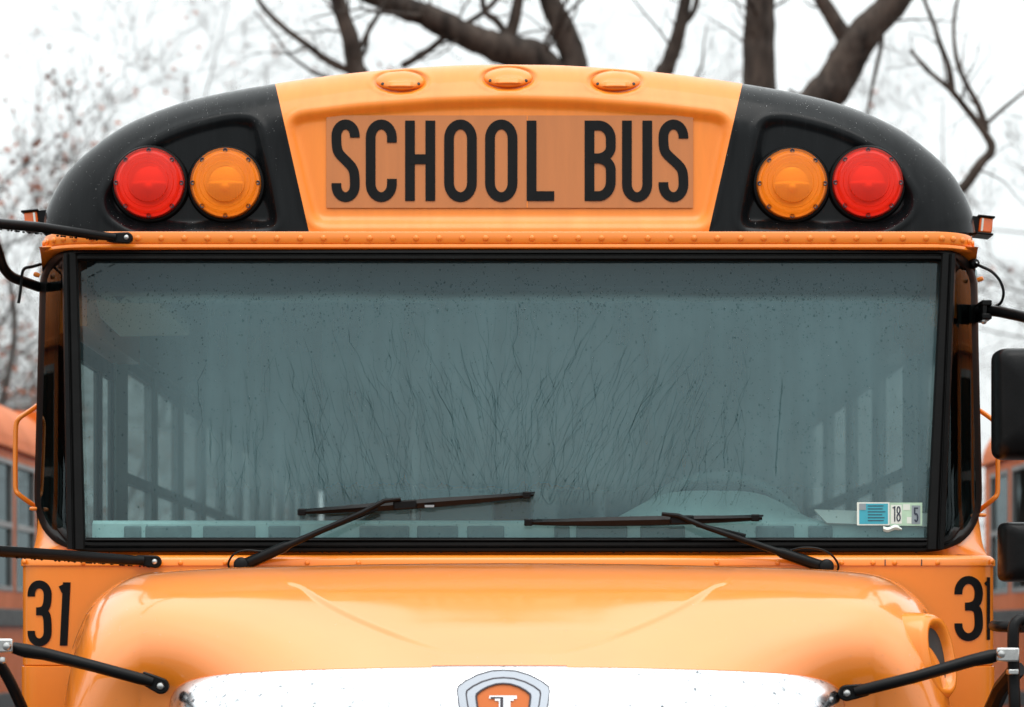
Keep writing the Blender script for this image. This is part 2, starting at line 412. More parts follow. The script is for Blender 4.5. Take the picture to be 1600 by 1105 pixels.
# ---- clearance lamps on the cap ------------------------------------
for cx, cy in CLAMPS:
    d = float(seg_dist(np.array([[cx, cy]]), arch_full)[0]); q = (RPX-d)/RPX
    slope = q/math.sqrt(1-q*q) * RM/RPX * .75
    Yc = float(cap_Y(np.array([[cx, cy]]), False)[0]) + .012
    def LP(u, v, h, cx=cx, cy=cy, Yc=Yc, slope=slope): return at(cx+u, cy+v, Yc - v*slope - h)
    b = MB(); rows = []
    for k in range(9):
        r = k/8
        rows.append([LP(38.5*r*math.cos(a), 15.5*r*math.sin(a), .026*math.sqrt(max(0, 1-r**2.6))) for a in np.linspace(0, 2*math.pi, 41)])
    b.grid(rows)
    lamp = b.build('clearance_lamp', M_YELCAP, bus, sharp=80)
    b = MB(); rows = []
    for k in range(7):
        r = k/6
        rows.append([LP(21*np.sign(math.cos(a))*abs(math.cos(a))**.4*r, 4+5.2*np.sign(math.sin(a))*abs(math.sin(a))**.4*r, .022+.010*math.sqrt(max(0, 1-r**3))) for a in np.linspace(0, 2*math.pi, 33)])
    b.grid(rows); b.build('lens', M_YELCAP, lamp, sharp=50)
    for sgn in (-1, 1):
        b = MB(); p = LP(sgn*28, 4, .018); b.lathe([(0, .002), (.0035, .002), (.0045, 0), (.0045, -.006)], p, (0, -1, .3), 10); b.build('screw', M_DARK, lamp)

# ---- warning lamps --------------------------------------------------
def warning_lamp(cx, cy, m_lens, label):
    Yw = float(cap_Y(np.array([[cx, 300.]]))[0])
    C = at(cx, cy, Yw); r0 = 56/FPX*(Yw-CAMY); ax = (0, -1, .02)
    b = MB(); b.lathe([(r0*1.10, 0), (r0*1.10, .006), (r0*1.05, .014), (r0*.98, .016), (r0*.98, 0)], C, ax, 48)
    root = b.build('warning_lamp', M_RUB, bus); setp(root, label)
    b = MB(); b.lathe([(r0*.985, .005), (r0*.985, .026), (r0*.96, .031), (r0*.88, .033), (r0*.855, .038), (r0*.80, .043), (r0*.72, .045), (r0*.70, .0475), (r0*.58, .050), (r0*.56, .0525), (r0*.42, .0545), (r0*.2, .056), (0, .0565)], C, ax, 64)
    b.build('lens', m_lens, root, sharp=25)
    # reflector bowl and fluted sealed beam behind the lens
    b = MB(); b.lathe([(r0*.93, .006), (r0*.93, .022), (r0*.72, .020), (r0*.52, .014), (r0*.50, .024)], C, ax, 48)
    b.build('bowl', M_BOWL, root)
    b = MB(); n = 13; rr = r0*.52; rows = []
    for i in range(n*6+1):
        u = -1 + 2*i/(n*6); hgt = math.sqrt(max(0, 1-u*u)); row = []
        for k in range(25):
            v = -hgt + 2*hgt*k/24
            fl = .007*abs(math.sin(n*math.pi*(u+1)/2)) if v < .02 else .0006*math.sin(40*v)
            bowl = .012*(1-(u*u+v*v))
            row.append(Vector((C.x+u*rr, C.y-.020-fl-bowl, C.z+v*rr)))
        rows.append(row)
    b.grid(rows); b.build('reflector', M_REFL, root, sharp=60)
    b = MB(); b.lathe([(0, .016), (.006, .015), (.011, .010), (.012, .0), (.010, -.006)], C + Vector((0, -.030, -.012)), ax, 14); b.build('bulb', M_BOWL, root)
    for k in range(8):
        a = math.pi/2 + k*math.pi/4
        p = C + Vector((math.cos(a)*r0*.905, -.032, math.sin(a)*r0*.905))
        b = MB(); b.lathe([(.0015, .0005), (.0048, .002), (.0062, .0015), (.0062, -.004)], p, ax, 12); b.build('screw', M_EMD, root)
    return root
warning_lamp(235, 289, M_RED, 'red round warning lamp, outermost on the door side')
warning_lamp(354, 289, M_AMB, 'amber round warning lamp beside the sign')
warning_lamp(1236, 290, M_AMB, 'amber round warning lamp beside the sign')
warning_lamp(1354, 288.5, M_RED, 'red round warning lamp, outermost on the mirror side')

# ---- lettering ------------------------------------------------------
def arc(cx, cy, rx, ry, a0, a1, n=14):
    return [(cx + rx*math.cos(R(a0+(a1-a0)*i/n)), cy + ry*math.sin(R(a0+(a1-a0)*i/n))) for i in range(n+1)]
def bez(p0, p1, p2, p3, n=14):
    return [tuple((1-t)**3*p0[k]+3*t*(1-t)**2*p1[k]+3*t*t*(1-t)*p2[k]+t**3*p3[k] for k in (0,1)) for t in [i/n for i in range(n+1)]]
def glyph(ch, w, h, t):
    l, r, b, tp = t/2, w-t/2, t/2, h-t/2; rx = (w-t)/2; ry = min(rx*1.25, h*.25); cx = w/2
    if ch == 'O': return [(arc(cx, tp-ry, rx, ry, 0, 180) + arc(cx, b+ry, rx, ry, 180, 360), True)]
    if ch == 'C': return [([(r, tp-ry-h*.06)] + arc(cx, tp-ry, rx, ry, 0, 180) + arc(cx, b+ry, rx, ry, 180, 360) + [(r, b+ry+h*.06)], False)]
    if ch == 'U': return [([(l, h)] + arc(cx, b+ry, rx, ry, 180, 360) + [(r, h)], False)]
    if ch == 'L': return [([(l, h), (l, 0)], False), ([(0, b), (w, b)], False)]
    if ch == 'H': return [([(l, 0), (l, h)], False), ([(r, 0), (r, h)], False), ([(l, h*.52), (r, h*.52)], False)]
    if ch == 'I': return [([(cx, 0), (cx, h)], False)]
    if ch == '1': return [([(r, 0), (r, h)], False), ([(r, h*.93), (l*.6, h*.88)], False)]
    if ch == 'S':
        return [([(r, tp-ry-h*.02)] + arc(cx, tp-ry, rx, ry, 0, 180) + bez((l, tp-ry), (l, h*.60), (l+rx*.15, h*.60), (cx, h*.505)) [1:]
                 + bez((cx, h*.505), (r-rx*.15, h*.41), (r, h*.40), (r, b+ry))[1:] + arc(cx, b+ry, rx, ry, 0, -180)[1:] + [(l, b+ry+h*.03)], False)]
    if ch == 'B':
        ry1 = h*.12
        return [([(l, 0), (l, h)], False),
                ([(l, tp), (cx*.7, tp)] + arc(cx*.9, tp-ry1*1.4, r-cx*.9, ry1*1.4, 90, 0) + arc(cx*.8, h*.53+ry1*1.2, r-cx*.8, ry1*1.2, 0, -90) + [(l, h*.53)], False),
                ([(l, h*.53), (cx*.6, h*.53)] + arc(cx*.8, h*.53-ry1*1.2, r-cx*.8, ry1*1.2, 90, 0) + arc(cx*.9, b+ry1*1.5, r-cx*.9, ry1*1.5, 0, -90) + [(l, b)], False)]
    if ch == '3':
        m = h*.53
        return [([(l, tp-ry-h*.03)] + arc(cx, tp-ry, rx, ry, 180, 0) + bez((r, tp-ry), (r, m+h*.06), (r-rx*.3, m), (cx-rx*.35, m))[1:], False),
                ([(cx-rx*.35, m), (cx, m)] + bez((cx, m), (r-rx*.1, m), (r, m-h*.05), (r, b+ry))[1:] + arc(cx, b+ry, rx, ry, 0, -180)[1:] + [(l, b+ry+h*.02)], False)]
    if ch == '8':
        return [(arc(cx, h*.75-t*.1, rx*.9, h*.25-t*.4, 0, 360, 20)[:-1], True), (arc(cx, h*.26, rx, h*.26-t*.5, 0, 360, 20)[:-1], True)]
    if ch == '5':
        return [([(w*.95, tp), (l, tp), (l, h*.55)], False), ([(l, h*.52)] + arc(cx, h*.31, rx, h*.31-t/2, 120, -150, 18), False)]
def stroke(path, t, closed=False):
    P = [np.array(p, float) for p in path]
    Q = [P[0]]
    for p in P[1:]:
        if np.linalg.norm(p-Q[-1]) > 1e-4: Q.append(p)
    if closed and np.linalg.norm(Q[0]-Q[-1]) < 1e-4: Q.pop()
    m = len(Q); Lf, Rt = [], []
    for i in range(m):
        a = Q[i-1] if (closed or i > 0) else None; c = Q[(i+1) % m] if (closed or i < m-1) else None
        d1 = (Q[i]-a)/np.linalg.norm(Q[i]-a) if a is not None else None
        d2 = (c-Q[i])/np.linalg.norm(c-Q[i]) if c is not None else None
        if d1 is None: n_ = np.array([-d2[1], d2[0]]); k = 1
        elif d2 is None: n_ = np.array([-d1[1], d1[0]]); k = 1
        else:
            n1 = np.array([-d1[1], d1[0]]); n2 = np.array([-d2[1], d2[0]]); n_ = n1+n2; n_ /= np.linalg.norm(n_)+1e-9; k = min(1/max(n_ @ n1, .3), 1.6)
        Lf.append(Q[i]+n_*k*t/2); Rt.append(Q[i]-n_*k*t/2)
    vs = []; fs = []
    for a, c in zip(Lf, Rt): vs += [a, c]
    for i in range(m if closed else m-1):
        j = (i+1) % m; fs.append((2*i, 2*i+1, 2*j+1, 2*j))
    return vs, fs
def letter(ch, x0, x1, y0, y1, t, place, parent, material, name='letter', sub=1):
    """x/y in photograph pixels; place(px,py,k) -> point, k = stroke number (0.4 mm steps)"""
    b = MB(); w, h = x1-x0, y1-y0
    for k, (path, cl) in enumerate(glyph(ch, w, h, t)):
        vs, fs = stroke(path, t, cl)
        b.add([place(x0+v[0], y1-v[1], k) for v in vs], fs)
    return b.build(name, material, parent, smooth=False)

Ysg = lambda py: YF0 + 0.045*(363-py)/262 + .024
def sign_pt(px, py, k, off=.0): return at(px, py, Ysg(py) - .004 - off - k*.0004)
b = MB()
b.grid([[sign_pt(x, y, 0) for x in np.linspace(510, 1083, 12)] for y in np.linspace(180.5, 325, 6)])
b.grid([[sign_pt(x, y, 0, -.004) for x in (510, 1083)] for y in (180.5, 325)])
sign = b.build('sign_panel', M_SIGN, bus, smooth=False); setp(sign, 'dull orange reflective panel reading SCHOOL BUS')
for ch, x0, x1 in (('S',518,562),('C',571.5,620),('H',633,680),('O',694,745),('O',758,808.5),('L',823,866),('B',913.5,962),('U',972,1019),('S',1029,1075.5)):
    e = 0 if ch in 'HLB' else 1.7
    letter(ch, x0, x1, (188.5 - e) if ch != 'U' else 188.5, 314+e, 15.2, lambda px, py, k: sign_pt(px, py, k, .002), sign, M_DECAL)
# two seams where the reflective sheets meet
for sx_ in (824, ):
    b = MB(); b.grid([[sign_pt(x, y, 0, .0012) for x in (sx_-1, sx_+.4)] for y in (181, 324.5)]); b.build('sheet_seam', M_YELCAP, sign, smooth=False)

# ---- header band with rivets ---------------------------------------
HW = 1.228
def plan_path(hw, yf, r, yb, n=10):
    pts = [(-hw, yb)]
    pts += [(-hw + r - r*math.cos(a), yf + r - r*math.sin(a)) for a in np.linspace(0, math.pi/2, n)]
    pts += [(x, yf) for x in np.linspace(-hw+r, hw-r, 30)[1:-1]]
    pts += [(hw - r + r*math.cos(a), yf + r - r*math.sin(a)) for a in np.linspace(math.pi/2, 0, n)]
    pts += [(hw, yb)]
    return pts
def band(name, prof, material, hw, yf, r, yb, parent, **k):
    """prof: list of (outward offset, z)"""
    b = MB(); base = plan_path(hw, yf, r, yb); rows = []
    for off, z in prof:
        pp = plan_path(hw+off, yf-off, r+off, yb)
        rows.append([(x, y, z) for x, y in pp])
    b.grid(rows); return b.build(name, material, parent, **k)
zpx = lambda py, Y: at(0, py, Y).z
YH = .085
zt, zb_, zg = zpx(362, YH), zpx(380.5, YH), zpx(389.5, YH)
band('header_band', [(-.03, zt+.001), (0, zt), (.002, zt-.003), (.002, zb_+.003), (0, zb_), (-.002, zb_-.001), (.004, zb_-.003), (.006, zb_-.008), (.006, zg+.004), (.0, zg), (-.05, zg)], M_YEL, HW, YH, .13, .6, bus, sharp=35)
b = MB(); b.lathe([(.0085, 0), (.0082, .0025), (.0066, .0048), (.004, .006), (0, .0065)], (0,0,0), (0,-1,0), 12)
riv0 = b.build('rivet', M_YEL, bus); riv_used = [False]
def rivet(p, rz=0, s=1.0):
    M = Matrix.Translation(p) @ Matrix.Rotation(rz, 4, 'Z') @ Matrix.Scale(s, 4)
    if not riv_used[0]: riv0.matrix_local = M; riv_used[0] = True; return riv0
    return inst(riv0, bus, M)
zr = zpx(372.5, YH)
for k in range(-18, 19):
    x = at(CX + 36.2*k, 0, YH).x
    if abs(x) < HW-.13: rivet((x, YH-.002, zr), 0, .95)
for sgn in (-1, 1):
    for a in np.linspace(R(14), R(88), 6):
        c = (sgn*(HW-.13), YH+.13); rr = .132
        rivet((c[0]+sgn*rr*math.sin(a), c[1]-rr*math.cos(a), zr), sgn*a, .95)

# ---- windshield: glass, corner glass, gaskets ----------------------
def wsY(px, py):
    """depth of the glass surface; px measured in photograph pixels near the front plane"""
    u = abs(px - CX)
    y = .012 + .085*(850-py)/450 + .018*(u/670)**2
    if u > 684: y += .20*((u-684)/56)**1.6
    return y
def ws(px, py, off=0.): return at(px, py, wsY(px, py) - off)
def ledge(py): return 121 + (py-405)*(133-121)/440
def redge(py): return 1470 - (py-405)*(1470-1448)/440
b = MB(); rows = []
for i in range(25):
    py = 398 + (852-398)*i/24; rows.append([ws(x, py, -.004) for x in np.linspace(ledge(py)-10, redge(py)+10, 41)])
b.grid(rows); wind = b.build('windshield', M_WS, bus, sharp=60)
for sgn in (-1, 1):
    b = MB(); rows = []
    for i in range(19):
        py = 398 + (852-398)*i/18
        a0 = (ledge(py)-8) if sgn < 0 else (redge(py)+8)
        a1 = CX + sgn*(735 + (py-600)*.012)
        if py > 790: a1 -= sgn*((py-790)/62)**2*55
        if py < 430: a1 -= sgn*((430-py)/32)**2*24
        rows.append([ws(x, py, -.006) for x in np.linspace(a0, a1, 12)])
    b.grid(rows); b.build('corner_glass', M_WING, bus, sharp=60)
# gasket: rounded loop round all the glass, then inner bars
loop = round_poly([(65,390),(1524,390),(1535,862),(53,862)], [62,62,96,96], 14)
dense = []
for i in range(len(loop)):
    a, c = np.array(loop[i]), np.array(loop[(i+1) % len(loop)]); n = max(1, int(np.linalg.norm(c-a)/12))
    dense += [tuple(a+(c-a)*k/n) for k in range(n)]
def sweep_loop(name, loop2, prof, material, parent, smooth=True, sharp=35):
    """prof: (inward px, height m) pairs; swept round the closed 2D loop on the glass surface"""
    m = len(loop2); P = np.array(loop2); Tn = np.roll(P, -1, 0) - np.roll(P, 1, 0); Tn /= np.linalg.norm(Tn, axis=1)[:, None]
    Nn = np.stack([-Tn[:, 1], Tn[:, 0]], 1)
    cen = P.mean(0); sg = np.sign(((cen - P)*Nn).sum(1)); sg = np.where(sg == 0, 1, sg)
    rows = []
    for w_, h_ in prof:
        row = []
        for i in range(m):
            q = P[i] + Nn[i]*np.median(sg)*w_*(1 + .75*max(0, min(1, (abs(P[i][0]-CX)-690)/25)))
            row.append(ws(q[0], q[1], h_) if abs(P[i][0]-CX) < 684 else at(q[0], q[1], wsY(P[i][0]*.6+q[0]*.4, q[1]) - h_))
        row.append(row[0]); rows.append(row)
    b = MB(); b.grid(rows); return b.build(name, material, parent, smooth, sharp=sharp)
gask = sweep_loop('windshield_gasket', dense, [(-1, -.03), (-1, .012), (1.5, .018), (5, .019), (7, .012), (8.5, .012), (9.5, .021), (14, .021), (17, .012), (18, -.012)], M_RUB, bus)
# thin highlight bead lip lines are the steps of the section; vertical pillars between the panes
for sgn in (-1, 1):
    rows = []
    for i in range(20):
        py = 396 + (858-396)*i/19
        e = ledge(py) if sgn < 0 else redge(py)
        wv = (24 + (py-405)*.012)
        prof = [(-1, -.012), (0, .020), (3, .026), (wv*.5, .027), (wv*.62, .021), (wv*.66, .021), (wv*.7, .027), (wv-2, .022), (wv, -.02)]
        rows.append([at(e + sgn*o_, py, wsY(CX + sgn*min(abs(e-CX), 684), py) - h_) for o_, h_ in prof])
    b = MB(); b.grid(rows); b.build('windshield_pillar', M_RUB, bus, sharp=30)
# lower rail bead inside the gasket
rows = []
for o_, h_ in [(0, .0), (1, .014), (4, .018), (6, .012), (8, .0)]:
    rows.append([ws(x, 840+o_, h_+.004) for x in np.linspace(134, 1449, 30)])
b = MB(); b.grid(rows); b.build('gasket_bead', M_RUB, bus)

# yellow skin round the gasket, back to the body sides
rows = [[], [], []]
for px, py in dense:
    u = px - CX; s_ = 1 if u > 0 else -1
    if abs(u) < 690:
        y0 = wsY(px, py)
        p0 = at(px, py, y0+.012); 
        py2 = 386 if py < 600 else 869
        p1 = at(px, py2, y0+.016); p2 = at(px, py2 + (-6 if py < 600 else 4), y0+.03)
    else:
        y0 = wsY(px, py)
        p0 = at(px, py, y0+.014)
        corner = max(0, min(1, (py-770)/80)); top = max(0, min(1, (440-py)/45))
        ox = 728 + 20*corner + 6*top; yy = .26*(1-max(corner, top)) + .12*max(corner, top)
        py2 = py + corner*(869-py)*1.0 - top*(py-386)
        p1 = at(CX + s_*ox, py2, yy+.0); p2 = at(CX+s_*(ox-1), py2, yy+.2)
    rows[0].append(p0); rows[1].append(p1); rows[2].append(p2)
for r_ in rows: r_.append(r_[0])
b = MB(); b.grid(rows); b.build('windshield_surround', M_YEL, bus, sharp=50)

# ---- cowl ----------------------------------------------------------
CW = 1.252; YC = -.03; RC = .05
zc0 = zpx(868, YC); zc1 = zpx(884.5, YC); zs = zpx(1040, YC)
band('cowl_flange', [(-.09, zc0+.004), (-.02, zc0+.001), (-.008, zc0-.001), (-.001, zc0-.006), (.004, zc0-.012), (.004, zc1+.001), (.0, zc1)], M_YEL, CW, YC, RC, .9, bus, sharp=50)
band('cowl_panel', [(.0, zc1+.002), (.0, zs+.002), (-.003, zs)], M_YEL, CW-.001, YC, RC, .9, bus, sharp=50)
band('cowl_lower_panel', [(-.005, zs), (.002, zs-.003), (.002, 1.3), (-.03, 1.22), (-.06, .55)], M_YEL, CW, YC, RC, .9, bus, sharp=50)
for px in (55,130,215,282,352,405,480,560, 1120,1215,1315,1364,1398,1465,1537):
    p = at(px, 879.5, YC-.004)
    if abs(p.x) > CW-RC: continue
    rivet((p.x, YC-.004, zpx(879.5, YC)), 0, .8)
for sgn in (-1, 1):
    rivet((sgn*(CW-.012), YC+.006, zpx(878, YC)), sgn*R(45), .8)
# flange seams (overlapping sheet ends)
for px in (1383, 1440):
    b = MB(); p = at(px, 876, YC-.0045); b.box((p.x-.0012, YC-.0055, zc1), (p.x+.0012, YC-.003, zc0-.01)); b.build('flange_seam', M_DARK, bus, smooth=False)
def cowl_pt(px, py, k):
    # lies on the cowl panel, following its rounded corner
    p = at(px, py, YC); ax_ = abs(p.x); fl = CW-.001-RC
    y = YC if ax_ < fl else YC + RC - math.sqrt(max(RC*RC - (min(ax_, CW-.0015)-fl)**2, 0))
    return Vector((math.copysign(min(ax_, CW+.0), p.x), y - .0022 - k*.0004, p.z)) if ax_ < fl else Vector((p.x*(1+.0012), y-.002-k*.0004, p.z))
letter('3', 43, 81, 907, 1010, 12.5, cowl_pt, bus, M_DECAL, 'number')
letter('1', 89, 108, 910, 1009, 12, lambda x, y, k: cowl_pt(x - (y-960)*.05, y, k), bus, M_DECAL, 'number')
letter('3', 1491, 1535, 900, 1002, 12.5, cowl_pt, bus, M_DECAL, 'number')
letter('1', 1537, 1547.5, 902, 1000, 5.8, cowl_pt, bus, M_DECAL, 'number')

# ---- hood ----------------------------------------------------------
SEC = {  # station Y: half-section from the centre outwards and down
 -.05: [(0,1.766),(.287,1.764),(.573,1.759),(.70,1.755),(.866,1.750),(.941,1.742),(1.0,1.720),(1.046,1.682),(1.076,1.636),(1.108,1.53),(1.115,1.30),(1.115,1.0)],
 -.35: [(0,1.772),(.285,1.770),(.56,1.764),(.69,1.760),(.835,1.752),(.905,1.742),(.96,1.718),(1.008,1.678),(1.038,1.63),(1.07,1.52),(1.08,1.28),(1.082,.98)],
 -.52: [(0,1.757),(.28,1.755),(.54,1.750),(.67,1.746),(.805,1.737),(.875,1.725),(.932,1.700),(.98,1.660),(1.010,1.612),(1.042,1.50),(1.055,1.26),(1.06,.97)],
 -.66: [(0,1.712),(.27,1.710),(.51,1.705),(.645,1.700),(.775,1.690),(.848,1.675),(.907,1.648),(.957,1.606),(.99,1.556),(1.025,1.44),(1.04,1.23),(1.045,.96)],
 -.84: [(0,1.622),(.25,1.620),(.455,1.616),(.59,1.611),(.71,1.601),(.785,1.585),(.845,1.556),(.893,1.515),(.928,1.46),(.966,1.35),(.985,1.18),(.99,.95)],
 -1.02: [(0,1.526),(.213,1.525),(.377,1.521),(.498,1.517),(.630,1.509),(.704,1.497),(.742,1.482),(.762,1.461),(.770,1.435),(.776,1.36),(.779,1.15),(.779,.95)],
}
ys = sorted(SEC, reverse=True)
def crom(t, A):
    i = min(int(t), len(A)-2); f = t-i
    p1, p2 = A[i], A[i+1]; p0 = A[i-1] if i > 0 else 2*p1-p2; p3 = A[i+2] if i+2 < len(A) else 2*p2-p1
    return .5*((2*p1)+(p2-p0)*f+(2*p0-5*p1+4*p2-p3)*f*f+(3*p1-p0-3*p2+p3)*f**3)
SA = np.array([[(x, z) for x, z in SEC[y]] for y in ys]); YA = np.array(ys)
XC = smooth_path([(-.982,0,0),(-.977,.06,0),(-.955,.135,0),(-.89,.25,0),(-.765,.40,0),(-.67,.475,0),(-.55,.54,0),(-.02,.575,0)], 8)
XC_Y = [p.x for p in XC]; XC_X = [p.y for p in XC]
SEC_CACHE = {}
def hood_pt(s, u):
    """s: station 0..5, u: -11..11 across"""
    a = abs(u)
    if s not in SEC_CACHE: SEC_CACHE[s] = (crom(s, SA), float(crom(s, YA)))
    sec, y = SEC_CACHE[s]; p = crom(a, sec)
    # nose sweeps back towards the corners
    f = max(0, s-3)/2.0
    y += f*f*.20*min(1.2, (p[0]/.70))**2.6
    x = p[0]; z = p[1]
    xc = np.interp(y, XC_Y, XC_X)
    dist = (xc - x)
    tt_ = min(1, max(0, (dist+.004)/.014)); z += .0070*min(1, max(0, (-.50-y)/.24))*min(1, max(0, (y+.965)/.09))*tt_*tt_*(3-2*tt_) 
    return Vector((math.copysign(x, u) if u else 0., y, z))
def hood_rows(n=230, m=240):
    U = np.concatenate([np.linspace(-11, -3.2, 70)[:-1], np.linspace(-3.2, 3.2, 321), np.linspace(3.2, 11, 70)[1:]])
    return [[hood_pt(5*i/n, u) for u in U] for i in range(n+1)]
hr = hood_rows()
b = MB(); lip = [p + Vector((0, .0, -.03)) for p in hr[0]]
b.grid([lip] + hr); hood = b.build('hood', M_HOOD, bus, sharp=60); setp(hood, 'rounded yellow engine hood with a raised centre')
# black seal under the hood's rear edge
b = MB(); b.tube([hood_pt(0, u) + Vector((0, .012, -.006)) for u in np.linspace(-10, 10, 121)], .008, 6); b.build('hood_seal', M_RUB, bus)

# ---- chrome grille surround + emblem -------------------------------
UF = np.linspace(-9, 9, 121)
rim = [hood_pt(5, u) for u in UF]
def chrome_row(k):
    row = []
    for p, u in zip(rim, UF):
        out_ = Vector((p.x*.10, -1, 0)).normalized(); top_ = max(0, 1-abs(u)/6.5)
        inn = Vector((-math.copysign(1, u)*(abs(u)/9)**3, 0, -1)).normalized()
        f, dn = k
        row.append(p + out_*f + inn*dn)
    return row
rowsC = [chrome_row(k) for k in [(.0, -.001), (.006, .002), (.018, .010), (.034, .024), (.052, .044), (.068, .068), (.080, .095), (.087, .125), (.087, .15), (.06, .165), (-.02, .168)]]
b = MB(); b.grid(rowsC); chrome = b.build('grille_surround', M_CHR, bus, sharp=70)
# thin gap line between hood and chrome
b = MB(); b.tube([p + Vector((0, -.001, -.001)) for p in rim], .0022, 5); b.build('hood_edge', M_EMO, bus)
# raised centre tab of the chrome
b = MB(); rows = []
for k in [(.0, -.0045), (.009, -.003), (.021, .006), (.037, .020), (.055, .040), (.071, .065), (.083, .093), (.090, .124)]:
    rr = [p for p, x in zip(chrome_row(k), rim) if -.185 < x.x < .155]; rows.append(rr)
b.grid(rows); b.build('centre_tab', M_CHR, chrome, sharp=70)
# grille below the surround
b = MB()
for k in range(7): b.box((-.62, -1.02, .70+k*.09), (.62, -.99, .735+k*.09))
b.build('grille', M_CHR, bus, smooth=False)
b = MB(); b.box((-.70, -.97, .6), (.70, -.94, 1.42)); b.build('radiator_screen', M_DARK, bus, smooth=False)
YE = -1.085
def emb(px, py, off): return at(px, py, YE - (py-1045)*.0005 - off)
ECX = 786.5
def shield(sc, n=40):
    L_ = [(0,0),(20,1.5),(42,8),(60,17),(72,26),(73.5,33),(71,52),(67,70),(58,95),(40,122),(20,140),(0,150)]
    pts = [(x, y) for x, y in L_] + [(-x, y) for x, y in L_[::-1][1:-1]]
    return [(ECX + x*sc[0], 1046 + 60 + (y-60)*sc[1]) for x, y in pts]
def shield_plate(name, sc, h0, h1, material, parent, hole=None):
    out_ = shield(sc); b = MB(); n = len(out_)
    rows = [[emb(x, y, h0) for x, y in out_], [emb(x, y, h1-.002) for x, y in out_], [emb(ECX+(x-ECX)*.985, 1106+(y-1106)*.985, h1) for x, y in out_]]
    if hole:
        inn = shield(hole); rows += [[emb(x, y, h1) for x, y in inn], [emb(x, y, h0) for x, y in inn]]
    for r_ in rows: r_.append(r_[0])
    b.grid(rows)
    if not hole:
        b.add([emb(ECX+(x-ECX)*.985, 1106+(y-1106)*.985, h1) for x, y in out_], [tuple(range(n))])
    return b.build(name, material, parent, sharp=30)
emblem = shield_plate('hood_emblem', (1.0, 1.0), -.06, .008, M_EMC, bus); setp(emblem, 'chrome shield emblem with an orange field')
shield_plate('emblem_groove', (.81, .81), .007, .0095, M_EMD, emblem, (.775, .775))
shield_plate('emblem_shadow_ring', (1.0, 1.0), .0075, .0092, M_EMD, emblem, (.975, .975))  # dark ring: shadow gap round the plate, put in as colour
shield_plate('emblem_rim', (.60, .66), .007, .014, M_EMD, emblem, (.56, .62))
shield_plate('emblem_field', (.565, .62), .007, .0105, M_EMO, emblem)
b = MB()
for (x0, x1, y0, y1) in ((-22, 21, 1087, 1092), (-7, 11, 1092, 1130), (-13, 16, 1091, 1095)):
    b.add([emb(ECX+x, y, .0125 + (.0003 if y0 == 1092 else 0) + (.0006 if x0 == -13 else 0)) for x, y in ((x0,y0),(x1,y0),(x1,y1),(x0,y1))], [(0,1,2,3)])
b.build('emblem_letter', M_EMW, emblem, smooth=False)
b = MB()
for (x0, x1, y0, y1) in ((-20, 0, 1089, 1091.5), (-5, 0, 1091, 1130)):
    b.add([emb(ECX+x, y, .0136+(.0003 if x0 == -5 else 0)) for x, y in ((x0,y0),(x1,y0),(x1,y1),(x0,y1))], [(0,1,2,3)])
b.build('emblem_letter_dark', M_EMD, emblem, smooth=False)  # dark left half laid over the letter

# ---- hood side vent (driver's side) --------------------------------
def vent(sgn):
    # oval rim standing on the hood's flank
    C = at(1455, 1028, -.655); nn = Vector((sgn*.80, -.56, .18)).normalized(); ux = Vector((sgn*.56, .80, -.0)).normalized(); uz = nn.cross(ux).normalized(); uz = uz if uz.z > 0 else -uz
    def q(a, s, h):
        c, si = math.cos(a), math.sin(a)
        return C + ux*(.06*s*np.sign(c)*abs(c)**.8) + uz*(.080*s*np.sign(si)*abs(si)**.8) + nn*h
    b = MB(); rows = []
    for s, h in ((1.45, -.04), (1.28, .012), (1.12, .028), (1.0, .028), (.90, .018), (.84, .004)):
        rows.append([q(a, s, h) for a in np.linspace(0, 2*math.pi, 49)])
    b.grid(rows); v = b.build('side_vent', M_YEL, bus, sharp=60)
    b = MB(); rows = [[q(a, s, .008) for a in np.linspace(0, 2*math.pi, 33)] for s in (.87, .4, .01)]; b.grid(rows); b.build('vent_screen', M_DARK, v)
vent(1)
# fender flares at the hood's lower flank
for sgn in (-1, 1):
    b = MB(); rows = []
    for k in range(13):
        a = R(25 + 130*k/12); yy = -.55 - .55*math.cos(a)*-1; zz = .78 + .60*math.sin(a)
        rows.append([(sgn*1.0, yy, zz), (sgn*1.09, yy, zz+.012), (sgn*1.13, yy, zz-.004), (sgn*1.135, yy, zz-.05)])
    b.grid(rows); b.build('fender_flare', M_YEL, bus, sharp=60)
for sgn in (-1, 1):
    b = MB(); b.lathe([(.25,-.13),(.46,-.13),(.50,-.09),(.50,.09),(.46,.13),(.25,.13)], (sgn*.98, -.55, .50), (1,0,0), 40); t_ = b.build('wheel', M_TYRE, bus)
    b = MB(); b.lathe([(.26,.12),(.24,.06),(.1,.03),(0,.03)] if sgn > 0 else [(.26,-.12),(.24,-.06),(.1,-.03),(0,-.03)], (sgn*.98, -.55, .50), (1,0,0), 32); b.build('rim', M_STEEL, t_)
b = MB(); b.box((-1.18, -1.26, .48), (1.18, -1.14, .78)); b.build('bumper', M_BLK, bus, bevel=.03)

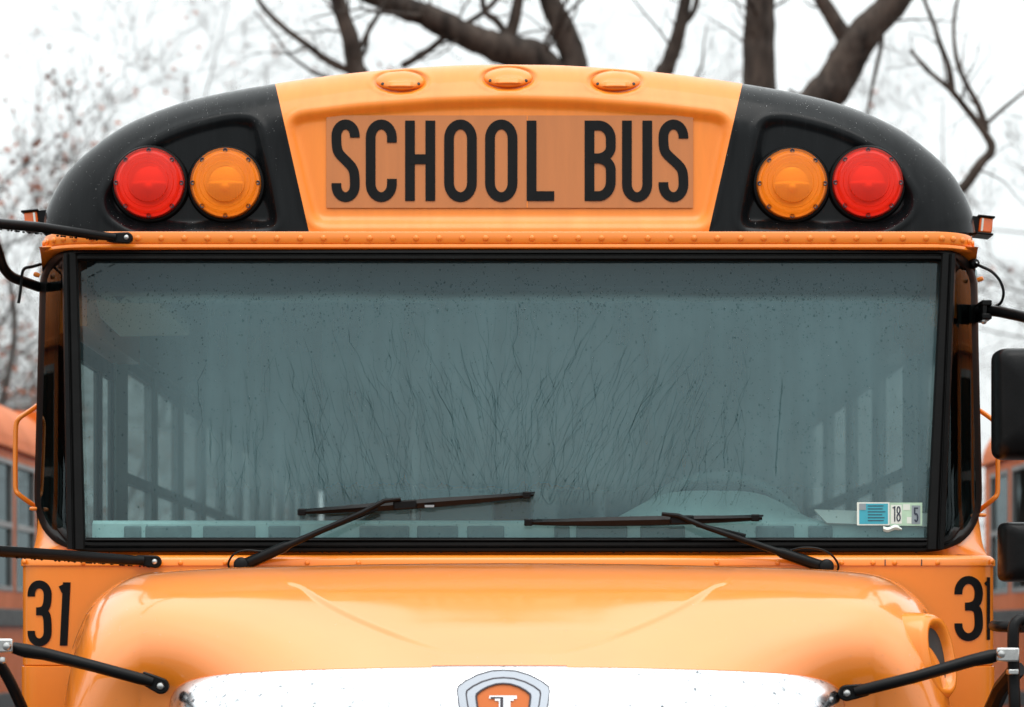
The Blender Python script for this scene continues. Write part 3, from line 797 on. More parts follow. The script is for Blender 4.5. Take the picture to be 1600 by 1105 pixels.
# ---- wipers --------------------------------------------------------
def lerp(a, c, t): return tuple(a[i]+(c[i]-a[i])*t for i in range(len(a)))
def wiper(piv, tip, b0, b1, sgn):
    P0 = at(piv[0], piv[1], -.045); 
    root_path = [P0, at(*lerp(piv, tip, .30), -.055), at(*lerp(piv, tip, .34), -.058), at(*lerp(piv, tip, .85), -.035), at(tip[0]+sgn*2, tip[1]-4, wsY(*tip)-.045), at(tip[0]+sgn*28, tip[1]-7, wsY(*tip)-.040)]
    b = MB(); b.tube(root_path, [.019, .017, .011, .0085, .008, .006], 10, sx=.8, sy=1); b.lathe([(.0, .03), (.014, .03), (.019, .025), (.021, -.02)], P0, (0,-1,.1), 18)
    wp = b.build('wiper', M_BLK, bus, sharp=50)
    mid = lerp(b0, b1, .5)
    prof = []
    n = 24
    def bl(t, up, off): 
        x, y = lerp(b0, b1, t); y -= 3.0*math.sin(math.pi*t)*0; return at(x, y+up, wsY(x, y)-off)
    b = MB(); rows = []
    for i in range(n+1):
        t = i/n; k = 3.6 + 6.0*math.sin(math.pi*t)**.8
        rows.append([bl(t, -2.6, .012), bl(t, -k*.6, .022), bl(t, 0.3, .030), bl(t, k*.9, .024), bl(t, k*.9+1, .012), bl(t, 0, .008), bl(t, -2.6, .012)])
    b.grid(rows); b.build('blade_frame', M_BLK, wp, sharp=35)
    b = MB(); rows = [[bl(t, -4.2, .002), bl(t, -3.0, .010), bl(t, -1.2, .011), bl(t, -3.4, .002)] for t in np.linspace(-.005, 1.005, 20)]
    b.grid(rows); b.build('blade_rubber', M_RUB, wp)
    for t in (.01, .97):
        b = MB(); b.box((-.011, -.007, -.009), (.011, .007, .009), Matrix.Translation(bl(t, .5, .022))); b.build('end_clip', M_BLK, wp, bevel=.003)
    tt = .45 if sgn > 0 else .66
    b = MB(); b.box((-.030, -.010, -.013), (.030, .010, .011), Matrix.Translation(bl(tt, 1, .028)) @ Matrix.Rotation(math.atan2(-(b1[1]-b0[1]), b1[0]-b0[0])*-1, 4, 'Y')); b.build('arm_clip', M_BLK, wp, bevel=.004)
    return wp
wl = wiper((378, 884), (598, 787), (468, 800), (834, 772.5), 1); setp(wl, 'wiper with a raised blade, on the door side')
wr = wiper((1290, 887), (1062, 810), (822, 816), (1191, 808.5), -1); setp(wr, 'wiper lying low in front of the steering wheel')
# small second link of each wiper and washer hoses
b = MB(); b.tube([at(500, 832, -.03), at(590, 795, -.02)], .005, 6); b.build('link', M_BLK, wl)
b = MB(); b.tube([at(1165, 838, -.03), at(1088, 820, -.02)], .006, 6); b.build('link', M_BLK, wr)
b = MB(); b.tube(smooth_path([at(360, 893, -.04), at(357, 880, -.05), at(366, 866, -.06), at(385, 860, -.06), at(415, 862, -.055), at(440, 858, -.05)]), .0028, 6); b.build('washer_hose', M_BLK, wl)
b = MB(); b.tube(smooth_path([at(1306, 897, -.04), at(1310, 884, -.05), at(1300, 868, -.06), at(1280, 858, -.06), at(1255, 856, -.055), at(1235, 860, -.05)]), .0028, 6); b.build('washer_hose', M_BLK, wr)
# maker's tag on the blade
b = MB(); p = at(671, 791, wsY(671, 791)-.0345); b.box((p.x-.012, p.y-.001, p.z-.003), (p.x+.012, p.y+.001, p.z+.003)); b.build('blade_tag', M_GREY, wl, smooth=False)

# ---- mirror rods, brackets, handles, markers ------------------------
def bolt(p, axis, r, parent, material=None):
    b = MB(); b.lathe([(r*1.0, -.004), (r*1.0, .003), (r*.8, .007), (r*.3, .009), (0, .009)], p, axis, 16); return b.build('bolt', material or M_STEEL, parent)
def rod(name, pts, r, endplate=None, label=None, flat=.8):
    b = MB(); b.tube(pts, r, 14); o = b.build(name, M_BLK, bus, sharp=50)
    if label: setp(o, label)
    if endplate is not None:
        e = Vector(endplate); q0 = Vector(pts[-1]); s_ = max(r) if isinstance(r, list) else r; d = e - q0; d.y = 0; d.normalize(); nn = Vector((0, 1, 0)).cross(d)
        pr = [(-.05, -s_*.85), (-.02, -s_*1.05)] + [(s_*1.15*math.cos(a), s_*1.15*math.sin(a)) for a in np.linspace(-math.pi/2, math.pi/2, 15)] + [(-.02, s_*1.05), (-.05, s_*.85)]
        n = len(pr); f_ = [e + d*x + nn*z + Vector((0, -.012, 0)) for x, z in pr]; g_ = [p + Vector((0, .018, 0)) for p in f_]
        b = MB(); b.add(f_ + g_, [tuple(range(n)), tuple(range(2*n-1, n-1, -1))] + [(i, (i+1) % n, n+(i+1) % n, n+i) for i in range(n)])
        b.build('end_plate', M_BLK, o, bevel=.003)
        bolt(Vector((e.x, e.y-.012, e.z)), (0, -1, 0), s_*.55, o)
    return o
rod('mirror_brace', [at(-90, 338, -.42), at(-10, 349, -.25), at(60, 355, -.10), at(150, 367.5, .035), at(180, 371, .05)], [.013,.013,.013,.012,.010], at(199, 372.5, .062))
rod('mirror_brace', [at(-90, 853, -.60), at(0, 861.5, -.40), at(100, 868, -.22), at(200, 875, -.075), at(224, 876, -.06)], [.014,.014,.014,.013,.011], at(243, 878, -.05))
HG = np.array([[tuple(p) for p in row] for row in hr]).reshape(-1, 3)
def hood_at(px, py):
    d = HG[:, 1]-CAMY; e = (VX+(HG[:, 0]-CAMX)/d*FPX-px)**2 + (VY-(HG[:, 2]-CAMZ)/d*FPX-py)**2 + d*8
    return Vector(HG[int(e.argmin())])
ha = hood_at(250, 1071); hb = hood_at(1322, 1084)
ya, yb = ha.y - .03, hb.y - .03
rl = rod('cross_mirror_arm', [at(20, 1012, ya-.02), at(40, 1017, ya-.02), at(70, 1022, ya-.02), at(150, 1042, ya-.02), at(220, 1061, ya-.015), at(238, 1066, ya-.01)], [.013,.016,.0145,.0135,.0135,.011], at(252, 1072, ya))
rr_ = rod('cross_mirror_arm', [at(1567, 1022, yb-.02), at(1548, 1026, yb-.02), at(1520, 1032, yb-.02), at(1430, 1058, yb-.02), at(1350, 1078, yb-.015), at(1336, 1081, yb-.01)], [.011,.016,.0145,.0135,.0135,.011], at(1322, 1083, yb))
def clamp(px0, px1, py0, py1, Y, parent, bx, by):
    a, c = at(px0, py1, Y), at(px1, py0, Y)
    b = MB(); b.box((a.x, Y-.012, a.z), (c.x, Y, c.z)); o = b.build('clamp_plate', M_STEEL, parent, bevel=.004)
    bolt(at(bx, by, Y-.014), (0,-1,0), .0095, o)
clamp(-40, 21, 998, 1020, ya-.04, rl, 11, 1010)
clamp(1556, 1592, 1012, 1034, yb-.04, rr_, 1564, 1022)
b = MB(); p0, p1 = at(1576, 1054, yb-.05), at(1592, 1046, yb-.05); b.box((p0.x, p0.y, p0.z), (p1.x, p0.y+.03, p1.z)); b.build('clamp_band', M_STEEL, rr_, bevel=.002)
bolt(at(4, 1031, ya-.03), (0,-.3,-1), .008, rl)
b = MB(); b.tube(smooth_path([at(-10, 1028, ya), at(4, 1045, ya+.02), at(25, 1085, ya+.05), at(45, 1140, ya+.1), at(60, 1250, ya+.2)]), .013, 10); b.build('mirror_bracket', M_BLK, bus)
b = MB(); b.tube(smooth_path([at(1553, 978, yb+.12), at(1565, 979, yb+.06), at(1600, 980, yb+.02)]), .013, 10); b.build('mirror_bracket', M_BLK, bus)
b = MB(); b.tube(smooth_path([at(1640, 968, yb-.0), at(1600, 968, yb-.01), at(1586, 976, yb-.02), at(1583, 1000, yb-.025), at(1584, 1060, yb-.025), at(1585, 1140, yb-.02), at(1575, 1300, yb+.1)]), .0135, 12); b.build('mirror_post', M_BLK, bus)
b = MB(); b.tube([at(1590, 1045, yb+.1), at(1565, 1075, yb+.18), at(1545, 1120, yb+.3)], .02, 8); b.build('mirror_strut', M_BLK, bus)
# upper arms
b = MB(); b.tube(smooth_path([at(-30, 330, .0), at(-6, 385, .1), at(4, 415, .14), at(18, 432, .18), at(40, 441, .22), at(62, 449, .26)]), .0135, 10); al = b.build('mirror_arm', M_BLK, bus)
b = MB(); b.tube(smooth_path([at(64, 413, .22), at(50, 417, .2), at(38, 420, .18), at(34, 432, .18), at(32, 455, .18), at(29, 474, .18)], 5), [.004]*24+[.005]*1+[.003], 6) if False else b.tube(smooth_path([at(64, 413, .22), at(50, 417, .2), at(38, 420, .18), at(34, 432, .18), at(32, 455, .18), at(29, 474, .18)], 5), .0042, 6)
b.build('mirror_cable', M_BLK, bus)
b = MB(); b.tube(smooth_path([at(1530, 486, .22), at(1552, 486, .16), at(1575, 490, .1), at(1610, 499, .0), at(1640, 520, -.1), at(1650, 560, -.2)]), .0145, 10); ar = b.build('mirror_arm', M_BLK, bus)
b = MB()
for (x0, x1, y0, y1) in ((1532, 1548, 470, 479), (1533, 1541, 476, 498), (1532, 1548, 491, 500)):
    a, c = at(x0, y1, .17), at(x1, y0, .17); b.box((a.x, .15 + (.002 if y0 == 476 else 0), a.z), (c.x, .24, c.z))
brk = b.build('arm_bracket', M_BLK, bus, bevel=.003)
bolt(at(1537, 502, .17), (0,-1,-.3), .008, brk)
b = MB(); b.tube(smooth_path([at(1524, 413, .2), at(1532, 416, .17), at(1550, 425, .15), at(1563, 440, .14), at(1568, 458, .14), at(1563, 474, .15), at(1548, 482, .17)]), .0042, 6); b.lathe([(.004, .01), (.012, .006), (.014, -.01)], at(1523, 412, .2), (.3,-1,0), 12); b.build('mirror_cable', M_BLK, bus)
# hinge nub next to the pillars
for px, py in ((1533, 436), (56, 429)):
    b = MB(); b.lathe([(0, .007), (.005, .006), (.007, .0), (.006, -.01)], at(px, py, .22), ((1 if px > 800 else -1), -.4, .3), 10); b.build('nub', M_YEL, bus)
for px, py in ((50, 795), (1537, 805)):
    b = MB(); b.lathe([(0, .007), (.004, .006), (.0055, .0), (.005, -.012)], at(px, py, .2), ((1 if px > 800 else -1), -.4, .0), 10); b.build('nub', M_YEL, bus)
# grab handles
def arcpath(P): return smooth_path(P, 6)
b = MB(); b.tube(arcpath([at(58, 634, .33), at(50, 640, .31), at(32, 652, .29), at(26, 661, .29), at(24.5, 675, .29), at(24, 710, .29), at(24, 750, .29), at(25, 766, .29), at(31, 774, .29), at(50, 788, .31), at(58, 794, .33)]), .0066, 10); b.build('grab_handle', M_YEL, bus)
b = MB(); b.tube(arcpath([at(1528, 640, .33), at(1536, 645, .31), at(1551, 656, .29), at(1557, 664, .29), at(1558.5, 680, .29), at(1559, 715, .29), at(1559, 755, .29), at(1558, 772, .29), at(1552, 780, .29), at(1536, 793, .31), at(1528, 800, .33)]), .0066, 10); b.build('grab_handle', M_YEL, bus)
# amber side markers at the roof corners
for sgn, px, py in ((-1, 52, 346), (1, 1537, 355)):
    C = at(px, py, .32); Rz = Matrix.Rotation(R(6*sgn), 4, 'Y')
    M = Matrix.Translation(C) @ Rz
    b = MB(); b.box((-.018, -.035, -.020), (.018, .035, .020), M); mk = b.build('side_marker', M_ORL, bus, bevel=.004)
    b = MB(); b.box((-.024, -.04, .0205), (.022, .04, .026), M); b.box((-.024, -.04, -.026), (.022, .04, -.0205), M)
    b.build('marker_housing', M_BLK, mk, bevel=.002)
    b = MB(); b.box((-sgn*.010-.0025, -.038, -.017), (-sgn*.010+.0025, -.0352, .017), M); b.build('marker_stripe', M_WHT, mk, smooth=False)
    b = MB(); b.box((min(-sgn*.045, -sgn*.0195), -.03, -.022), (max(-sgn*.045, -sgn*.0195), .03, .022), M); b.build('marker_base', M_BLK, mk)
# mirrors on the right
def mirror_housing(x0, x1, y0, y1, Y, dep, name):
    a, c = at(x0, y1, Y), at(x1, y0, Y); w_, h_ = c.x-a.x, c.z-a.z; rad = min(w_, h_)*.14
    cx_, cz_ = (a.x+c.x)/2, (a.z+c.z)/2
    b = MB(); rows = []
    base = round_poly([(-w_/2, -h_/2), (w_/2, -h_/2), (w_/2, h_/2), (-w_/2, h_/2)], rad, 8)
    for s_, yy in ((.0, -dep), (.55, -dep*.98), (.82, -dep*.9), (.93, -dep*.72), (.985, -dep*.4), (1.0, 0), (1.0, .03), (.97, .035)):
        rows.append([Vector((cx_+x*s_, Y+yy, cz_+z*s_)) for x, z in base+[base[0]]])
    b.grid(rows); o = b.build(name, M_BLK, bus, sharp=50)
    b = MB(); b.add([Vector((cx_+x*.965, Y+.033, cz_+z*.965)) for x, z in base], [tuple(range(len(base)))]); b.build('mirror_glass', M_CHR, o, smooth=False)
mirror_housing(1552, 1690, 545, 718, -.18, .07, 'side_mirror')
mirror_housing(1562, 1690, 816, 909, -.20, .06, 'convex_mirror')
b = MB(); b.tube([at(1625, 520, -.10), at(1625, 960, -.10)], .014, 10); b.build('mirror_post', M_BLK, bus)

# ---- bus body: roof, sides, windows ---------------------------------
def arch_body(Yb0, Yb1, hw=None):
    A = [at(px, py, .24) for px, py in arch_full]
    if hw:
        return [[Vector((p.x, Yb0, p.z)) for p in A], [Vector((p.x, Yb1, p.z)) for p in A]]
    return [[Vector((p.x, y, p.z)) for p in A] for y in np.linspace(Yb0, Yb1, 14)]
SB = 1.222
def body(root, y0, y1, win0, pitch, nwin, paint, pane_mat, z0=1.84, z1=2.46, ww=.54, door=False, inner=M_INT):
    b = MB(); b.grid(arch_body(y0+.0, y1)); b.build('roof', paint, root, sharp=60)
    for zz in np.arange(y0+.9, y1, .75):   # roof bows
        pass
    for sgn in (-1, 1):
        X = sgn*SB
        ln = MB()
        def wallbox(b, ya, yb, za, zb):
            b.box((min(X, X-sgn*.012), ya, za), (max(X, X-sgn*.012), yb, zb)); ln.box((min(X-sgn*.013, X-sgn*.024), ya+.002, za), (max(X-sgn*.013, X-sgn*.024), yb-.002, zb))
        b = MB(); first = win0[sgn]
        wallbox(b, first-.25, y1, .52, z0); wallbox(b, first-.25, y1, z1, 2.66)
        yy = first - .25; edges = []
        for k in range(nwin):
            w0 = first + k*pitch; 
            if w0+ww > y1-.2: break
            wallbox(b, yy, w0, z0, z1); yy = w0+ww; edges.append(w0)
        wallbox(b, yy, y1, z0, z1)
        b.build('side_wall', paint, root, smooth=False); ln.build('wall_lining', inner, root, smooth=False)
        for w0 in edges:
            fr = MB(); xo = X + sgn*.006; xi = X - sgn*.02; lo, hi = min(xo, xi), max(xo, xi)
            t = .028
            fr.box((lo, w0, z0), (hi, w0+t, z1)); fr.box((lo, w0+ww-t, z0), (hi, w0+ww, z1))
            fr.box((lo, w0+t, z0), (hi, w0+ww-t, z0+t)); fr.box((lo, w0+t, z1-t), (hi, w0+ww-t, z1))
            zm = (z0+z1)/2; fr.box((lo, w0+t, zm-.016), (hi, w0+ww-t, zm+.016))
            wo = fr.build('window', M_ALU, root, smooth=False)
            pa = MB()
            for (za, zb) in ((z0+t, zm-.016), (zm+.016, z1-t)):
                pa.add([(X-sgn*.012, w0+t, za), (X-sgn*.012, w0+ww-t, za), (X-sgn*.012, w0+ww-t, zb), (X-sgn*.012, w0+t, zb)], [(0,1,2,3)])
            pa.build('pane', pane_mat, wo, smooth=False)
        for za, zb, mt in ((1.64, 1.74, M_BLK), (1.18, 1.27, M_BLK), (.80, .88, M_BLK)):
            b = MB(); x2 = X + sgn*.02; b.box((min(X+sgn*.001, x2), first-.2, za), (max(X+sgn*.001, x2), y1-.05, zb)); b.build('rub_rail', mt, root, bevel=.006)
        b = MB(); x2 = X + sgn*.035; b.box((min(X, x2), y0+.4, 2.635), (max(X, x2), y1-.02, 2.665)); b.build('gutter', paint, root, bevel=.006)
    b = MB(); b.box((-SB+.05, y1-.06, .52), (SB-.05, y1, 1.9)); b.box((-SB+.05, y1-.06, 2.5), (SB-.05, y1, 3.0))
    b.box((-.12, y1-.06, 1.9), (.12, y1, 2.5)); b.box((-SB+.05, y1-.06, 1.9), (-.95, y1, 2.5)); b.box((.95, y1-.06, 1.9), (SB-.05, y1, 2.5)); b.build('rear_wall', paint, root, smooth=False)
    for x0_, x1_ in ((-.95, -.12), (.12, .95)):
        b = MB(); b.add([(x0_, y1-.03, 1.9), (x1_, y1-.03, 1.9), (x1_, y1-.03, 2.5), (x0_, y1-.03, 2.5)], [(0,1,2,3)]); b.build('rear_pane', M_PANER, root, smooth=False)
    b = MB(); b.box((-SB+.06, y0+.2, .62), (SB-.06, y1-.07, .68)); b.build('floor', M_FLOOR, root, smooth=False)
body(bus, .26, 9.6, {-1: 1.50, 1: 1.25}, .70, 11, M_YEL, M_PANE, z0=1.72, ww=.60)
for sgn in (-1, 1):     # rear wheels
    b = MB(); b.lathe([(.25,-.13),(.46,-.13),(.50,-.09),(.50,.09),(.46,.13),(.25,.13)], (sgn*1.0, 6.6, .50), (1,0,0), 32); b.build('wheel', M_TYRE, bus)
# inner lining: ceiling, side panels, header
b = MB(); rows = []
A = [at(px, py, .24) for px, py in arch_full]
for y in np.linspace(.30, 9.5, 8): rows.append([Vector((p.x*.955, y, 2.50 + (p.z-2.66)*.80)) for p in A])
b.grid(rows); b.build('ceiling', M_CEIL, bus, sharp=60)
for sgn in (-1, 1):
    b = MB(); X = sgn*(SB-.055)
    b.box((min(X, X-sgn*.01), .9 if sgn > 0 else 1.3, .68), (max(X, X-sgn*.01), 9.5, 1.715)); b.box((min(X, X-sgn*.01), .35, 2.465), (max(X, X-sgn*.01), 9.5, 2.6)); b.build('side_lining', M_INT, bus, smooth=False)
b = MB(); b.box((-1.1, .20, 2.50), (1.1, .42, 2.64)); b.build('header_lining', M_DASH, bus, bevel=.02)
# entry door (left in the picture) and driver's window (right)
def framed(name, sgn, ya, yb, za, zb, t, material, bars=()):
    X = sgn*SB; b = MB(); lo, hi = min(X, X-sgn*.018), max(X, X-sgn*.018)
    b.box((lo, ya, za), (hi, ya+t, zb)); b.box((lo, yb-t, za), (hi, yb, zb)); b.box((lo, ya+t, za), (hi, yb-t, za+t)); b.box((lo, ya+t, zb-t), (hi, yb-t, zb))
    for kind, v in bars:
        if kind == 'y': b.box((lo, v-t*.6, za+t), (hi, v+t*.6, zb-t))
        else: b.box((lo, ya+t, v-t*.5), (hi, yb-t, v+t*.5))
    o = b.build(name, material, bus, smooth=False)
    b = MB(); x = X-sgn*.009; b.add([(x, ya+t, za+t), (x, yb-t, za+t), (x, yb-t, zb-t), (x, ya+t, zb-t)], [(0,1,2,3)]); b.build('pane', M_PANE, o, smooth=False)
framed('entry_door', -1, .38, 1.29, .6, 2.42, .05, M_BLK, (('y', 1.0),))
framed('driver_window', 1, .38, .99, 1.70, 2.42, .05, M_BLK, (('z', 2.05),))
b = MB(); b.box((SB-.05, .36, .52), (SB, .995, 1.695)); b.build('driver_side_panel', M_YEL, bus, smooth=False)
for sgn in (-1, 1):
    b = MB(); X = sgn*SB; b.box((min(X, X-sgn*.09), .30, 2.425), (max(X, X-sgn*.09), 1.3, 2.655)); b.build('pillar_panel', M_YEL, bus, smooth=False)
    b = MB(); X = sgn*(SB-.005); b.box((min(sgn*1.238, sgn*1.172), .262, .9), (max(sgn*1.238, sgn*1.172), .29, 2.60)); b.build('corner_post', M_BLK, bus, smooth=False)
    # yellow post head seen through the corner glass
    b = MB(); b.box((min(sgn*1.180, sgn*1.232), .235, 2.40 if sgn < 0 else 2.44), (max(sgn*1.180, sgn*1.232), .258, 2.52 if sgn < 0 else 2.60)); b.build('post_head', M_YEL, bus, bevel=.008)
b = MB(); P_ = [at(128, 470, .46), at(243, 466, .46), at(296, 524, .60), at(188, 526, .60)]
b.add(P_ + [p+Vector((0, .01, .03)) for p in P_], [(0,1,2,3), (7,6,5,4), (0,4,5,1), (1,5,6,2), (2,6,7,3), (3,7,4,0)]); b.build('overhead_panel', M_CREAM, bus, smooth=False)
# dashboard
b = MB(); prof = [(.03, 1.60), (.035, 1.885), (.05, 1.894), (.16, 1.893), (.30, 1.89), (.42, 1.87), (.46, 1.80), (.45, 1.2)]
rows = [[(x, y+.03, z + (.085*math.exp(-((x-.54)/.22)**4) if y > .1 else 0) * (1 if z > 1.5 else 0)) for x in np.linspace(-1.08, 1.08, 61)] for y, z in prof]
b.grid(rows); dash = b.build('dashboard', M_DASH, bus, sharp=45)
for (x0, x1) in ((195,222),(228,300),(318,400),(420,470),(562,640),(652,716),(730,788),(866,890),(900,980),(1000,1070),(1180,1240),(1262,1300)):
    a, c = at(x0, 0, .075), at(x1, 0, .075)
    z_ = 1.838; b = MB(); b.box((a.x, .058, 1.838), (c.x, .068, 1.880)); b.build('defrost_vent', M_VENT, dash, bevel=.006)
# steering wheel
SWC = at(1128, 838, .62); tilt = Matrix.Translation(SWC) @ Matrix.Rotation(R(-38), 4, 'X')
b = MB(); b.tube([tilt @ Vector((.225*math.cos(a), 0, .225*math.sin(a))) for a in np.linspace(0, 2*math.pi, 49)[:-1]], .016, 10, closed=True)
sw = b.build('steering_wheel', M_DASH, bus)
b = MB()
for a in (R(0), R(180), R(270)): b.tube([tilt @ Vector((0, .02, 0)), tilt @ Vector((.22*math.cos(a), 0, .22*math.sin(a)))], .013, 8)
b.lathe([(0, -.02), (.07, -.015), (.08, .03), (.05, .05)], SWC, tilt.to_3x3() @ Vector((0, 1, 0)), 20); b.build('hub', M_DASH, sw)
b = MB(); b.tube([tilt @ Vector((0, .02, 0)), SWC + Vector((0, -.25, -.5))], .03, 10); b.build('steering_column', M_DARK, sw)
# seats
def seat(x0, x1, y, h=.98, mt=M_SEAT, parent=bus):
    b = MB(); b.box((x0, y, .98), (x1, y+.42, 1.12)); s_ = b.build('seat', mt, parent, bevel=.04)
    b = MB(); b.box((x0, y+.42, 1.0), (x1, y+.54, 1.0+h)); b.build('backrest', mt, s_, bevel=.05)
    b = MB(); b.box((x0+.08, y+.1, .68), (x0+.12, y+.4, .98)); b.box((x1-.12, y+.1, .68), (x1-.08, y+.4, .98)); b.build('leg', M_DARK, s_, smooth=False)
seat(.30, .82, 1.0, 1.12)
for k in range(10):
    for x0, x1 in ((-1.13, -.28), (.28, 1.13)): seat(x0, x1, 1.9+k*.72)
b = MB(); b.box((.25, 1.66, .68), (1.14, 1.70, 1.95)); b.box((-1.14, 1.62, .68), (-.30, 1.66, 1.85)); b.build('crash_barrier', M_SEAT, bus, bevel=.02)
b = MB(); b.tube([(-.30, 1.64, .68), (-.30, 1.64, 2.6)], .016, 8); b.build('stanchion', M_STEEL, bus)
b = MB(); b.tube([(-1.05, .26, 2.50), (-.93, .24, 2.60)], .018, 8); b.build('door_rod', M_DARK, bus)
# papers on the dash, rag hanging near the wheel
b = MB(); P_ = [at(1272, 796, .065), at(1450, 802, .065), at(1455, 823, .05), at(1292, 817, .05)]; b.add(P_ + [p+Vector((0, .004, -.003)) for p in P_], [(0,1,2,3), (7,6,5,4), (0,4,5,1), (1,5,6,2), (2,6,7,3), (3,7,4,0)]); b.build('paper', M_PAPER, bus, smooth=False)

# ---- inspection stickers on the glass -------------------------------
def glass_patch(name, x0, x1, y0, y1, off, material, parent):
    b = MB(); b.grid([[ws(x, y, off) for x in (x0, x1)] for y in (y0, y1)]); return b.build(name, material, parent, smooth=False)
st1 = glass_patch('sticker', 1339, 1390, 785, 821, -.0025, M_WHT, wind)
glass_patch('sticker_print', 1342.5, 1387.5, 787, 819, -.002, M_TEAL, wind)
st2 = glass_patch('sticker', 1390.5, 1441, 785.5, 821.5, -.0026, M_GRN, wind)
glass_patch('sticker_print', 1392, 1409, 789, 818.5, -.002, M_WHT, wind)
glass_patch('sticker_print', 1411, 1422, 788, 797, -.002, M_WHT, wind)
glass_patch('sticker_print', 1417, 1424, 808, 818, -.002, M_WHT, wind)
glass_patch('sticker_print', 1424.5, 1438, 790, 819, -.0019, M_GREY, wind)
glass_patch('sticker_print', 1342.5, 1353, 787, 797, -.0012, M_GREY, wind)
pw = lambda x, y, k: ws(x, y, -.0010 + k*.0003)
letter('1', 1394, 1399, 791, 815, 2.0, pw, wind, M_NAVY, 'sticker_digit'); letter('8', 1400.5, 1407.5, 791, 815, 2.0, pw, wind, M_NAVY, 'sticker_digit')
letter('5', 1428, 1435, 793, 816, 2.4, pw, wind, M_NAVY, 'sticker_digit')
for k in range(6): glass_patch('print_line', 1356, 1378+random.random()*8, 790+k*4.6, 791.3+k*4.6, -.0012, M_NAVY, wind)
b = MB(); rows = [[ws(1380+29*t, 826 + 2*math.sin(t*7), .003 if 0 < k < 2 else -.001) + Vector((0, 0, (k-1)*.0055*(1.2 if t < .9 else .6))) for t in np.linspace(0, 1, 12)] for k in range(3)]
b.grid(rows); b.build('adhesive_scrap', M_WHT, wind)

# ---- rain: runs and drops on the glass ------------------------------
def run_path(x, y, yend, conv):
    pts = []; kx = 0
    k = 0 if x < 440 else .28 if x < 745 else 0 if x < 862 else -.42 if x < 1135 else -.22
    k = k*conv + random.gauss(0, .06); seg = 0
    while y < yend:
        pts.append((x, y))
        st = random.uniform(4, 8); y += st; seg -= st
        if seg < 0: kx = random.choice((-1, 0, 0, 1))*random.uniform(.1, .6); seg = random.uniform(8, 34)    # straight stretches with kinks between
        x += st*(k + kx + random.gauss(0, .08))
    return pts
def ribbon(b, pts, w_, h_=.0009):
    rows = []
    for i, (x, y) in enumerate(pts):
        f = min(1, i/2, (len(pts)-1-i)/2+.3); ww_ = w_*(.55+.5*noise.noise(Vector((x*.05, y*.05, 3))))*max(f, .25)
        rows.append([ws(x-ww_, y, -.0035), ws(x, y, -.0035+h_), ws(x+ww_, y, -.0035)])
    if len(rows) > 2: b.grid(rows)
b = MB()
for k in range(470):
    x = 322 + (k % 157 + random.uniform(.1, .9))*5.47; lay = k//157
    if (x < 440 or x > 1110) and random.random() < .5: continue
    top = 472 + 0.0004*(x-800)**2 + lay*85 + random.uniform(0, 120)
    y1 = min(793, top + random.uniform(50, 210))
    if y1 - top < 25: continue
    ribbon(b, run_path(x, top, y1, random.uniform(.75, 1.2)), random.uniform(.35, .75) if k % 8 else random.uniform(.8, 1.2))
ribbon(b, [(1222-(y-590)*.07+random.gauss(0, .5), y) for y in range(590, 745, 7)], 2.0)
ribbon(b, [(329+random.gauss(0, .4), y) for y in range(670, 730, 6)], 2.0)
# wiper edge lines
for (p0, p1) in (((700, 560), (830, 745)), ((1098, 548), (1040, 615)), ((930, 640), (838, 745)), ((1015, 735), (1090, 756))):
    ribbon(b, [(lerp(p0, p1, t)[0]+random.gauss(0, .6), lerp(p0, p1, t)[1]) for t in np.linspace(0, 1, 30)], .9)
setp(b.build('rain_runs', M_WATER, wind), kind='stuff')
def drop(b, p, n, r, h=.45, tear=1.0):
    n = n.normalized(); u = n.orthogonal().normalized(); v = n.cross(u)
    if abs(n.y) > .5:
        u = Vector((1, 0, 0)); v = Vector((0, 0, 1)) - n*n.z; v.normalize()
    vs = []; 
    for rr_k, hh in ((1., 0), (.72, h*.7)):
        for k in range(6):
            a = 2*math.pi*k/6+.4; vs.append(p + u*math.cos(a)*r*rr_k + v*math.sin(a)*r*rr_k*tear + n*r*hh)
    vs.append(p + n*r*h)
    fs = [(k, (k+1) % 6, 6+(k+1) % 6, 6+k) for k in range(6)] + [(6+k, 6+(k+1) % 6, 12) for k in range(6)]
    b.add(vs, fs)
b = MB()
for k in range(7500):
    x = random.uniform(125, 1462)
    t = random.random()
    y = random.uniform(410, 840)
    if t < .35: y = random.gauss(470, 22)
    if t > .85: x = random.uniform(1100, 1460); y = random.uniform(450, 780)
    if not (408 < y < 842) or not (ledge(y)+3 < x < redge(y)-3): continue
    r = abs(random.gauss(0, .0008))+.0006
    drop(b, ws(x, y, -.0036), Vector((0, -1, .18)), r, .5, random.uniform(1, 1.6))
setp(b.build('rain_drops', M_WATER, wind), kind='stuff')
def scatter(obj, n, rmin, rmax, keep=None, name='rain_drops', mtl=None):
    me = obj.data; m = len(me.polygons)
    ar = np.zeros(m); me.polygons.foreach_get('area', ar); ce = np.zeros(m*3); me.polygons.foreach_get('center', ce); ce = ce.reshape(-1, 3)
    no = np.zeros(m*3); me.polygons.foreach_get('normal', no); no = no.reshape(-1, 3)
    idx = rng.choice(m, n, p=ar/ar.sum()); b = MB()
    for i in idx:
        n_ = Vector(no[i]); c = Vector(ce[i]); 
        if n_.dot(Vector((CAMX, CAMY, CAMZ)) - c) < 0: 
            if n_.y > .0: n_ = -n_
        if keep and not keep(c, n_): continue
        j = Vector((random.uniform(-1, 1), random.uniform(-.2, .2), random.uniform(-1, 1)))*.004; j -= n_*j.dot(n_)
        drop(b, c + j - n_*.0003, n_, random.uniform(rmin, rmax), .42, random.uniform(.9, 1.4))
    if b.v: setp(b.build(name, mtl or M_DROP, obj), kind='stuff')
scatter(cap_l, 1100, .0009, .0024, lambda c, n: n.z > .12)
scatter(cap_r, 1100, .0009, .0024, lambda c, n: n.z > .12)
